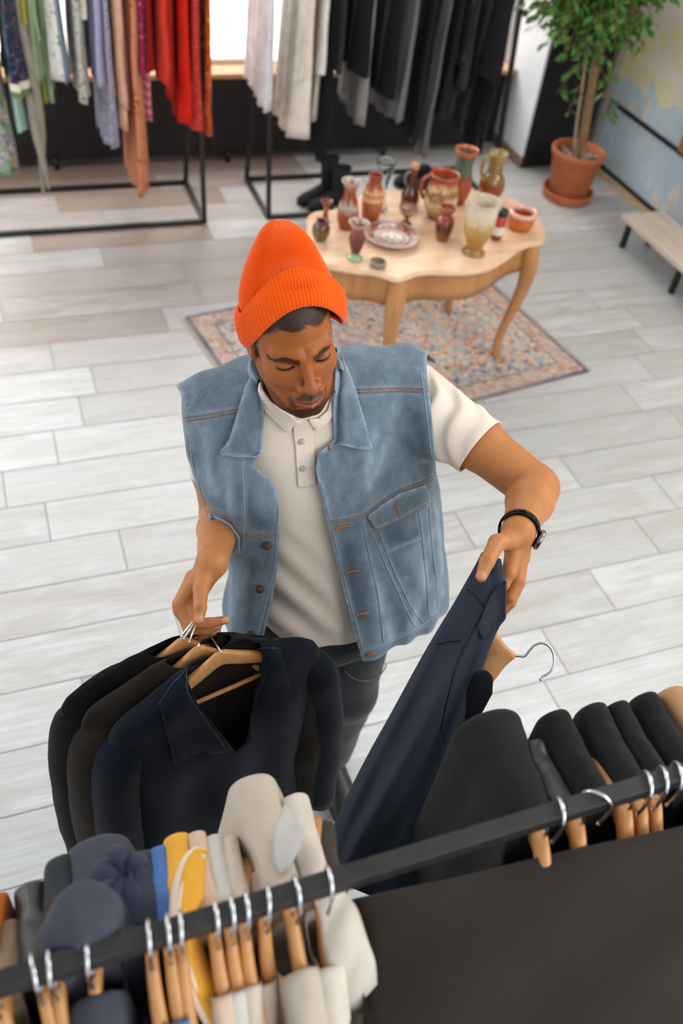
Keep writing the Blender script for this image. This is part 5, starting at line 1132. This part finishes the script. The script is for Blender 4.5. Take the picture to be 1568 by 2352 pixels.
LEATHER = plain('black_leather', '#1d1b19', .38, 0, .35, 30, .5, .35)
for a, kw in (
    (('fleece_jacket', 'tan fleece jacket at the left edge of the front rail', 'jacket', hx['h0'] - .012, (8, 2088), 1.45, .016, gc('tan_fleece', '#8a7459')), dict(hang='carrying the tan fleece')),
    (('rust_shirt', 'sliver of rust orange shirt at the far left of the front rail', 'shirt', hx['h0'] - .045, (-14, 2018), 1.45, .014, gc('rust', '#b0601f')), {}),
    (('leather_jacket', 'black leather jacket second from the left on the front rail', 'jacket', hx['h1'] + .002, (62, 1996), 1.45, .020, LEATHER), dict(wr=.009, hang='carrying the black leather jacket')),
    (('dark_grey_coat', 'dark grey-green coat left of the slate hooded coat', 'coat', hx['h2'] - .022, (137, 1930), 1.455, .021, gc('grey_green', '#2f3437')), dict(hang='carrying the dark grey-green coat')),
    (('brown_sweater', 'dark brown sweater peeking out under the dark grey-green coat', 'sweater', hx['h2'] - .010, (138, 2030), 1.505, .020, gc('brown_wool', '#43271c')), dict(near=.9)),
    (('hooded_coat', 'bulky slate-coloured hooded coat draped over the front rail', 'coat', hx['h3'] - .030, (218, 1888), 1.462, .026, gc('slate', '#43454f')), dict(neck=.008, wt=.040, wr=.010, flare=.9, hang='carrying the slate hooded coat')),
    (('bow_blouse', 'dark navy blouse with a tied bow beside the slate coat', 'blouse', hx['h4'] - .016, (283, 1940), 1.46, .0105, gc('bow_navy', '#3a3c4d')), {}),
    (('navy_shirt', 'dark blue-grey shirt just left of the bright blue shirt', 'shirt', hx['h4'] + .004, (327, 1922), 1.46, .0135, gc('dark_blue_grey', '#343b48')), dict(hang='carrying the dark blue-grey shirt')),
    (('blue_shirt', 'bright medium blue shirt next to the mustard sweater', 'shirt', hx['h5'] + .004, (360, 1912), 1.46, .0125, gc('mid_blue', '#4a6da6')), dict(neck=.052, near=.95, hang='carrying the bright blue shirt')),
    (('mustard_sweater', 'mustard yellow sweater with a thick cream neck trim', 'top', hx['h6'] - .034, (403, 1882), 1.46, .0165, gc('mustard', '#dfa23a')), dict(neck=.12, neckz=1.512, hang='carrying the mustard yellow sweater')),
    (('pink_beige_shirt', 'pink-beige shirt right of the mustard sweater', 'shirt', hx['h7'] - .006, (446, 1877), 1.462, .0115, gc('pink_beige', '#cdb09a')), dict(neck=.043, hang='carrying the pink-beige shirt')),
    (('pale_grey_shirt', 'pale grey-white shirt right of the pink-beige one', 'shirt', hx['h8'] - .010, (484, 1888), 1.46, .0125, gc('pale_grey', '#c2bdb4')), dict(neck=.043, hang='carrying the pale grey shirt')),
    (('beige_shirt', 'narrow beige shirt left of the taupe shirt', 'shirt', hx['h9'] - .018, (522, 1890), 1.46, .012, gc('beige', '#c0b2a2')), dict(neck=.043, hang='carrying the narrow beige shirt')),
    (('taupe_shirt', 'taupe shirt tucked low between beige shirts', 'shirt', hx['h10'] - .014, (592, 1978), 1.47, .012, gc('taupe', '#b5a292')), dict(neck=.043, hang='carrying the taupe shirt')),
    (('beige_jacket', 'big beige jacket with tall peaked shoulder and grey collar', 'jacket', hx['h11'] - .012, (572, 1746), 1.462, .020, gc('beige_jacket', '#bcae9e')), dict(neck=.043, wt=.034, wr=.009, flare=1.9, hang='carrying the big beige jacket')),
    (('cream_jacket', 'cream jacket at the right end of the beige clothes', 'jacket', hx['h12'] + .010, (672, 1792), 1.462, .018, gc('cream_jacket', '#cfc4b6')), dict(neck=.048, wt=.020, hang='carrying the cream jacket')),
    (('olive_coat', 'dark olive coat showing behind the cream jacket', 'coat', hx['h12'] + .032, (716, 1858), 1.44, .012, gc('olive_dark', '#3d372f')), dict(wt=.030, near=1.35, zhem=.6)),
    (('charcoal_coat', 'wide charcoal coat filling the lower right of the picture', 'coat', hx['r0'], (1122, 1602), 1.475, .036, gc('charcoal', '#1b1917')), dict(wt=.056, wr=.006, neck=.05, zhem=.62, hang='carrying the wide charcoal coat')),
    (('satin_blouse', 'crumpled shiny black-green blouse right of the charcoal coat', 'blouse', rail_x(1365), (1222, 1672), 1.475, .018, cloth('satin_black', '#1d2321', .42, .3, 500, .2, .0, .6)), dict(wr=.012)),
    (('black_blazer', 'smooth black blazer, first of the black row at right', 'blazer', rail_x(1445), (1272, 1603), 1.475, .024, gc('blazer_black', '#151413')), dict(neck=.05, hX=hx['r1'], turn=-.75, hang='with twisted hook, carrying the smooth black blazer')),
    (('black_suit_jacket', 'black suit jacket, second of the black row at right', 'jacket', rail_x(1535), (1362, 1586), 1.475, .022, gc('suit_black', '#1b1919')), dict(neck=.045, hX=hx['r2'], hang='carrying the black suit jacket')),
    (('piped_jacket', 'black jacket with leather piping near the right edge', 'jacket', rail_x(1590), (1418, 1582), 1.475, .016, gc('piped_black', '#1c1a1b')), dict(neck=.045, hX=hx['r3'], hang='carrying the piped black jacket')),
    (('black_overcoat', 'black overcoat in front of the camel coat', 'coat', rail_x(1645), (1482, 1563), 1.475, .020, gc('overcoat_black', '#171617')), dict(neck=.045, hX=hx['r4'], hang='carrying the black overcoat')),
    (('dark_brown_coat', 'very dark brown coat whose front fills the bottom right corner', 'coat', rail_x(1700), (1600, 1660), 1.44, .034, gc('brown_black', '#1d1816')), dict(neck=.03, wt=.06, zhem=.35, near=1.7)),
    (('camel_coat', 'camel coat at the right end of the front rail', 'coat', rail_x(1720), (1540, 1550), 1.475, .020, gc('camel', '#b58d66')), dict(near=.25)),
    (('cream_coat', 'cream coat beyond the camel coat at the right edge', 'coat', rail_x(1790), (1585, 1585), 1.475, .016, gc('cream_coat', '#cbb8a2')), dict(near=.25)),
): garment(*a, seed=len(a[1]) * 1.7, **kw)
def child_of(name): return next(o for o in bpy.data.objects if o.name == name)
def wchild(par, name, V, Fc, mat, **k):
    p = child_of(par); return mesh_obj(name, np.asarray(V) - np.array(p.location), Fc, mat, p, **k)
# hood of the slate coat, slumped over the rail
hp_ = [(118, 2200, 1.556), (128, 2150, 1.585), (160, 2112, 1.60), (205, 2100, 1.604), (245, 2112, 1.598), (268, 2150, 1.570)]
g = G(); sp = spline([A(*atz(x, y, z)) for x, y, z in hp_], 8); rr = np.interp(np.linspace(0, 1, len(sp)), [0, .2, .5, .8, 1], [.012, .026, .034, .026, .012]); Vt, Ft = tube_vf(sp, rr, 24, True, .62)
Vt = [tuple(np.array(v) + .007 * A(nz(v[0] * 40, v[1] * 40, 1), nz(v[0] * 40, v[1] * 40, 5), nz(v[0] * 30, v[1] * 55, 9))) for v in Vt]; wchild('hooded_coat', 'hood', Vt, Ft, MATS['slate'])
tp = [(470, 1962, 1.548), (448, 1958, 1.552), (424, 1988, 1.552), (408, 2040, 1.550), (402, 2100, 1.545), (410, 2160, 1.535), (428, 2230, 1.52), (452, 2295, 1.505), (484, 2352, 1.49), (520, 2400, 1.48)]
sp = spline([A(*atz(x, y, z)) for x, y, z in tp], 7); Vt, Ft = tube_vf(sp, .0058, 12, True, .45, up=(0, 0, 1)); wchild('mustard_sweater', 'neck_trim', Vt, Ft, gc('cream_trim', '#e2cdb8'))
rg = []
for k, p in enumerate(sp):
    t_ = k / (len(sp) - 1); q_ = p + min(1, .12 + t_ * 2.2) * A(.030 + .006 * math.sin(t_ * 9), .004 * (1 - t_), -.010 - .03 * math.sin(t_ * math.pi)); rg.append([tuple(p + (q_ - p) * u + A(0, 0, .006 * math.sin(u * 3.1))) for u in np.linspace(0, 1, 7)])
g = G().loft(rg, closed=False); o = wchild('mustard_sweater', 'front_panel', g.V, g.F, MATS['mustard']); mod(o, 'SOLIDIFY', thickness=.003)
le = spline([A(*atz(x, y, z)) for x, y, z in ((728, 2062, 1.545), (742, 2140, 1.53), (756, 2230, 1.50), (764, 2320, 1.46), (768, 2420, 1.40))], 8); re_ = spline([A(*atz(x, y, z)) for x, y, z in ((786, 2046, 1.545), (820, 2108, 1.535), (848, 2180, 1.515), (862, 2260, 1.48), (872, 2420, 1.40))], 8)
g = G().loft([[tuple(a_ + (b_ - a_) * u + A(0, 0, .012 * math.sin(u * 3.14) + .004 * math.sin(k * .5 + u * 5))) for u in np.linspace(0, 1, 10)] for k, (a_, b_) in enumerate(zip(le, re_))], closed=False); o = wchild('cream_jacket', 'lapel', g.V, g.F, MATS['cream_jacket']); mod(o, 'SOLIDIFY', thickness=.004)
def sheet(par, name, L_, R_, mat, th=.004, bulge=.012, wv=.004):
    a_ = spline([A(*atz(*p)) for p in L_], 8); b_ = spline([A(*atz(*p)) for p in R_], 8)
    g = G().loft([[tuple(p + (q_ - p) * u + A(0, -.3, 1) * (bulge * math.sin(u * 3.14) + wv * math.sin(k * .35 + u * 11) + wv * nz(u * 3, k * .2, 4))) for u in np.linspace(0, 1, 24)] for k, (p, q_) in enumerate(zip(a_, b_))], closed=False); o = wchild(par, name, g.V, g.F, mat); mod(o, 'SOLIDIFY', thickness=th); return o
sheet('hooded_coat', 'front_fold', ((104, 2216, 1.545), (106, 2260, 1.52), (116, 2320, 1.48), (140, 2420, 1.40)), ((196, 2186, 1.545), (200, 2240, 1.52), (214, 2310, 1.48), (262, 2420, 1.40)), MATS['slate'], .004, .010, .003)
sheet('charcoal_coat', 'front_panel', ((800, 2072, 1.475), (838, 2180, 1.475), (840, 2330, 1.48), (850, 2480, 1.48)), ((1640, 1884, 1.540), (1650, 2060, 1.548), (1660, 2220, 1.555), (1680, 2480, 1.56)), gc('brown_charcoal', '#332d28'), .004, .010, .004)
# tied bow of the navy blouse
g = G(); bc = A(*atz(286, 2010, 1.535))
for k, (dx, dy, dz) in enumerate(((-.034, .004, .004), (.022, .01, .006), (-.020, -.028, -.004), (.006, -.036, -.004), (-.006, .028, .01), (-.028, .02, -.006))):
    p = spline([bc, bc + A(dx * .5, dy * .5, .012 + dz), bc + A(dx, dy, dz), bc + A(dx * 1.1, dy * 1.2 - .006, dz - .01)], 5); g.tube(p, np.interp(np.linspace(0, 1, len(p)), [0, .5, 1], [.004, .010, .003]), 8, flat=.4)
wchild('bow_blouse', 'bow', g.V, g.F, MATS['bow_navy'])
# grey-white collar of the beige jacket, and its lapel
def facet(par, name, px, mat, th=.003):
    P = [atd(x, y, d) for x, y, d in px]; c = sum(P) / len(P); V = [c] + P; n = len(P); o = wchild(par, name, V, [(0, 1 + i, 1 + (i + 1) % n) for i in range(n)], mat)
    mod(o, 'SUBSURF', subdivision_type='SIMPLE', levels=2, render_levels=2); mod(o, 'SOLIDIFY', thickness=th); return o
facet('beige_jacket', 'collar', [(652, 1850, 1.05), (676, 1876, 1.04), (699, 1906, 1.02), (690, 1945, 1.0), (668, 1990, .98), (640, 2010, .975), (626, 1975, .99), (630, 1905, 1.02)], gc('collar_grey', '#b9b6b0'))
# ================================================================== JACKETS HELD BY THE MAN
GH = 'jackets held in his right hand'
def held(label, Cc, U, mat, zl=.70, V_open=None, w=.212, seed=0, name='jacket', sleeves=True, thin=1.0):
    Cc = np.asarray(Cc, float); U = np.asarray(U, float) / np.linalg.norm(U); Nn = A(U[1], -U[0], 0); e = empty(name, Cc, 0, label, 'jacket', GH)
    lv = [(.0, .062, .040), (-.012, .085, .046), (-.03, .130, .050), (-.055, .175, .052), (-.08, .205, .050), (-.105, .217, .050), (-.14, .218, .058), (-.2, .215, .066), (-.3, .215, .072), (-.42, .218, .078), (-.55, .225, .082), (-zl, .235, .086)]
    dz = np.concatenate([np.linspace(0, -.14, 18), np.linspace(-.16, -zl, 26)]); Z = [-a for a, _, _ in lv]; rings = []; N = 88
    for z in dz:
        hw_ = np.interp(-z, Z, [a for _, a, _ in lv]) * w / .212; hd = np.interp(-z, Z, [a for _, _, a in lv]); r_ = []; d_ = clamp((-z - .08) / .5)
        for k in range(N):
            a = 2 * math.pi * k / N; c, s_ = math.cos(a), math.sin(a); ss_ = math.copysign(abs(c) ** .85, c) * hw_; nn = math.copysign(abs(s_) ** .8, s_) * hd * (thin if s_ > 0 else .42)
            f = (.004 + .010 * d_) * math.sin(ss_ * 46 + seed + 1.5 * nz(z * 4, seed)) * abs(s_) + .008 * nz(ss_ * 9, z * 7, seed)
            r_.append(U * ss_ + Nn * (nn + f) + A(0, 0, z + .012 * (1 - abs(s_)) * (1 if z > -.02 else 0)))
        rings.append([tuple(p) for p in r_])
    g = G().loft(rings); V = np.array(g.V); Fc = [f for f in g.F]
    loc = np.stack([V @ U, V @ Nn, V[:, 2]], 1)
    if V_open is not None: s = np.where(loc[:, 1] > .0, polysd(loc[:, [0, 2]], V_open), 1.); V, Fc = clip(V, Fc, s)
    b = mesh_obj('body', V, Fc, mat, e); mod(b, 'SOLIDIFY', thickness=.002, offset=0)
    for sg in (-1, 1):
        pts = [U * (sg * x) + Nn * n_ + A(0, 0, z) for x, n_, z in ((.165, .0, -.112), (.190, .004, -.140), (.217, .012, -.19), (.232, .030, -.32), (.235, .045, -.48), (.232, .055, -.62))]
        sp = spline(pts, 6); rr = np.interp(np.linspace(0, 1, len(sp)), [0, .14, .32, .7, 1], [.018, .036, .051, .051, .046]); Vt, Ft = tube_vf(sp, rr, 18, True, .85)
        Vt = [tuple(np.array(v) + Nn * .008 * nz(v[2] * 9, seed, sg) + U * .002 * nz(v[2] * 14, sg, seed)) for v in Vt]; mesh_obj('sleeve', Vt, Ft, mat, e)
    return e, Surf(np.asarray(V) + Cc, Fc)
U0 = A(.977, .213, 0); C0 = A(.247, .935, 1.158)
NAVY = cloth('navy_cotton', '#0b111d', .8, .25, 700, .3, .06, .12); OLIVE = cloth('olive_brown_knit', '#261f18', .9, .3, 300, .6, .05, .12); BLK = cloth('black_wool', '#0c0b0d', .88, .25, 600, .4, .05, .12)
UB = A(.99, .13, 0); UC = A(.999, .04, 0)
CB = C0 + A(-.034, .026, -.006); CC_ = C0 + A(-.058, .052, -.008)
held('near-black wool jacket, rearmost of the three held hanging', CC_, UC, BLK, seed=5, name='wool_jacket', w=.222, thin=.5)
held('olive-brown knitted jacket, middle of the three held hanging', CB, UB, OLIVE, seed=9, name='knitted_jacket', w=.217, thin=.5)
je, JSF = held('open navy shirt jacket with collar, frontmost of the three held hanging', C0, U0, NAVY, seed=2, name='shirt_jacket', V_open=[(-.078, .03), (-.066, -.05), (-.03, -.14), (.008, -.24), (.03, -.20), (.055, -.09), (.083, .03)])
JL = np.array(je.location)
for poly, nm in (([(428, 1536), (428, 1570), (432, 1592), (450, 1625), (472, 1655), (500, 1692), (519, 1727), (488, 1728), (458, 1722), (430, 1737), (402, 1750), (388, 1700), (374, 1650), (367, 1615), (395, 1572)], 'collar'), ([(577, 1494), (606, 1488), (637, 1490), (650, 1530), (664, 1575), (663, 1622), (630, 1624), (596, 1626), (588, 1590), (584, 1545)], 'collar')):
    V, F_ = JSF.patch(poly, .010, 6, smooth=8, puff=.004); o = mesh_obj(nm, np.asarray(V) - JL, F_, NAVY, je); mod(o, 'SOLIDIFY', thickness=.004, offset=1)
    P = [atd(x, y, (JSF.hit(x, y) - CAM) @ CF - .0135) - JL for x, y in poly + poly[:1]]; G().tube(P, .0009, 6).obj('collar_edge', cloth('navy_edge', '#33415a'), je)
lb = [(505, 1590), (560, 1565), (566, 1590), (512, 1616)]
hk = 'wooden hangers held in his right hand'
grip = P_(447, 1428, 1.648)
for lab, c, u, off in (('wooden hanger of the near-black jacket, rearmost in his right hand', CC_, UC, (-8, 0)), ('wooden hanger of the olive-brown jacket, middle one in his right hand', CB, UB, (-4, 4)), ('wooden hanger with trouser bar inside the open navy jacket', C0, U0, (4, 8))):
    O = c + A(0, 0, .014); e, _, hp = hanger('coat_hanger', lab, hk, O, u, (0, 0, 1), 0, .160 if c is C0 else .125, bar=c is C0, wide=.022)
    tip = atd(447 + off[0] * .6, 1427 + off[1], 1.634) - O; end = atd(421 + off[0] * 1.6 + 8, 1462 + off[1] * 1.5, 1.622) - O; bh = tip + CF * .030 - CU * .012 + CR * .012
    pts = [A(0, 0, -.012), A(0, 0, .006), A(0, 0, .006) * .4 + bh * .6 + CF * .004, bh, tip + CF * .012 + CU * .004, tip, tip * .45 + end * .55 - CF * .004, end]
    hook_mesh(e, [tuple(p) for p in pts], .0019)
# ---------------- the navy jacket being lifted by his left hand
SEC = [(1106, 1268, 1150, 1284, 1.545, .018), (1090, 1300, 1158, 1318, 1.535, .024), (1070, 1335, 1160, 1352, 1.525, .028), (1042, 1385, 1158, 1420, 1.515, .034), (1008, 1440, 1135, 1462, 1.505, .040), (968, 1508, 1110, 1530, 1.495, .046), (930, 1578, 1092, 1600, 1.48, .050), (892, 1648, 1062, 1700, 1.465, .055), (850, 1722, 1035, 1790, 1.45, .060), (812, 1795, 1010, 1870, 1.44, .062), (778, 1865, 985, 1945, 1.435, .064), (752, 1935, 955, 2020, 1.435, .064), (735, 2010, 930, 2090, 1.44, .064)]
SS = np.array(SEC, float); kk = np.linspace(0, len(SS) - 1, 61); SI = np.stack([np.interp(kk, range(len(SS)), SS[:, j]) for j in range(6)], 1)
for _ in range(4): SI[1:-1] = SI[:-2] * .25 + SI[1:-1] * .5 + SI[2:] * .25
rings = []; N = 72
for i, (xl, yl, xr, yr, d, th) in enumerate(SI):
    t_ = i / 60; L_ = atd(xl, yl, d + .01); R_ = atd(xr, yr, d - .005); cpt = (L_ + R_) / 2; hx_ = (R_ - L_) / 2; vw = CAM - cpt; vw /= np.linalg.norm(vw); r_ = []
    for k in range(N):
        a = 2 * math.pi * k / N; c, s_ = math.cos(a), math.sin(a); front = max(0, s_)
        ridge = .020 * math.exp(-((c - (.55 - 1.0 * t_)) / .20) ** 2) * sstep(.15, .55, t_) - .014 * math.exp(-((c - (.95 - 1.0 * t_)) / .16) ** 2) * sstep(.3, .6, t_) + .008 * math.exp(-((c + .75) / .12) ** 2) * sstep(.1, .4, t_)
        f = ridge * front + .004 * nz(c * 3, t_ * 9, 2) * front
        r_.append(tuple(cpt + hx_ * math.copysign(abs(c) ** .9, c) + vw * (th * .55 * math.copysign(abs(s_) ** .85, s_) + f)))
    rings.append(r_)
g = G().loft(rings, caps=True); lo = A(*rings[0][0]); LJ = empty('lifted_jacket', lo, 0, 'navy cotton jacket lifted off the rail by its collar in his left hand', 'jacket')
NAVY2 = cloth('navy_twill', '#282d3a', .78, .12, 800, .3, .08); mesh_obj('body', np.array(g.V) - lo, g.F, NAVY2, LJ); LS = Surf(g.V, g.F)
SEAM = cloth('navy_seam', '#191e2b')
for L_ in ([(1070, 1354), (1083, 1360), (1100, 1378), (1112, 1398)], [(1158, 1340), (1130, 1362), (1112, 1398), (1085, 1452), (1050, 1525), (1028, 1600), (1010, 1680)], [(1000, 1480), (1015, 1477), (1032, 1474), (1058, 1472)]):
    P = [p - lo for p in LS.line(L_, .0008)]; G().tube(P, .0011, 6).obj('seam', SEAM, LJ)
V, F_ = LS.patch([(1160, 1330), (1160, 1418), (1148, 1436), (1128, 1448), (1108, 1470), (1098, 1440), (1112, 1398), (1130, 1362)], .006, 6, smooth=4); o = mesh_obj('collar', np.asarray(V) - lo, F_, NAVY2, LJ); mod(o, 'SOLIDIFY', thickness=.004)
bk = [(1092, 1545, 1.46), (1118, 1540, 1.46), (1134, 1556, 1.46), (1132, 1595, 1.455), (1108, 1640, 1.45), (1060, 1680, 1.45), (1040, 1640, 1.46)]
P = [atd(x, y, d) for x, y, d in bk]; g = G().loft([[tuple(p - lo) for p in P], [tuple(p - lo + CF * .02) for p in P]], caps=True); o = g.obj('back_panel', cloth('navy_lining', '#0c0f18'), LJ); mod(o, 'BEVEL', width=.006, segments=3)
O = atd(1178, 1506, 1.530); up = atd(1206, 1508, 1.528) - O; U = atd(1178, 1380, 1.535) - O
e, _, hp = hanger('coat_hanger', 'wooden hanger with bright hook sticking out of the lifted navy jacket', None, O, U, up, 0, .074, wide=.030, drop=.055, nfk=-.008, hh=1.5)
pts = [(1166, 1506), (1190, 1507), (1205, 1507), (1216, 1494), (1228, 1482), (1244, 1477), (1260, 1484), (1270, 1500), (1272, 1520), (1267, 1538), (1256, 1549), (1246, 1554), (1241, 1561)]
hook_mesh(e, [tuple(atd(x, y, 1.528 - .001 * i) - O) for i, (x, y) in enumerate(pts)], .0021)
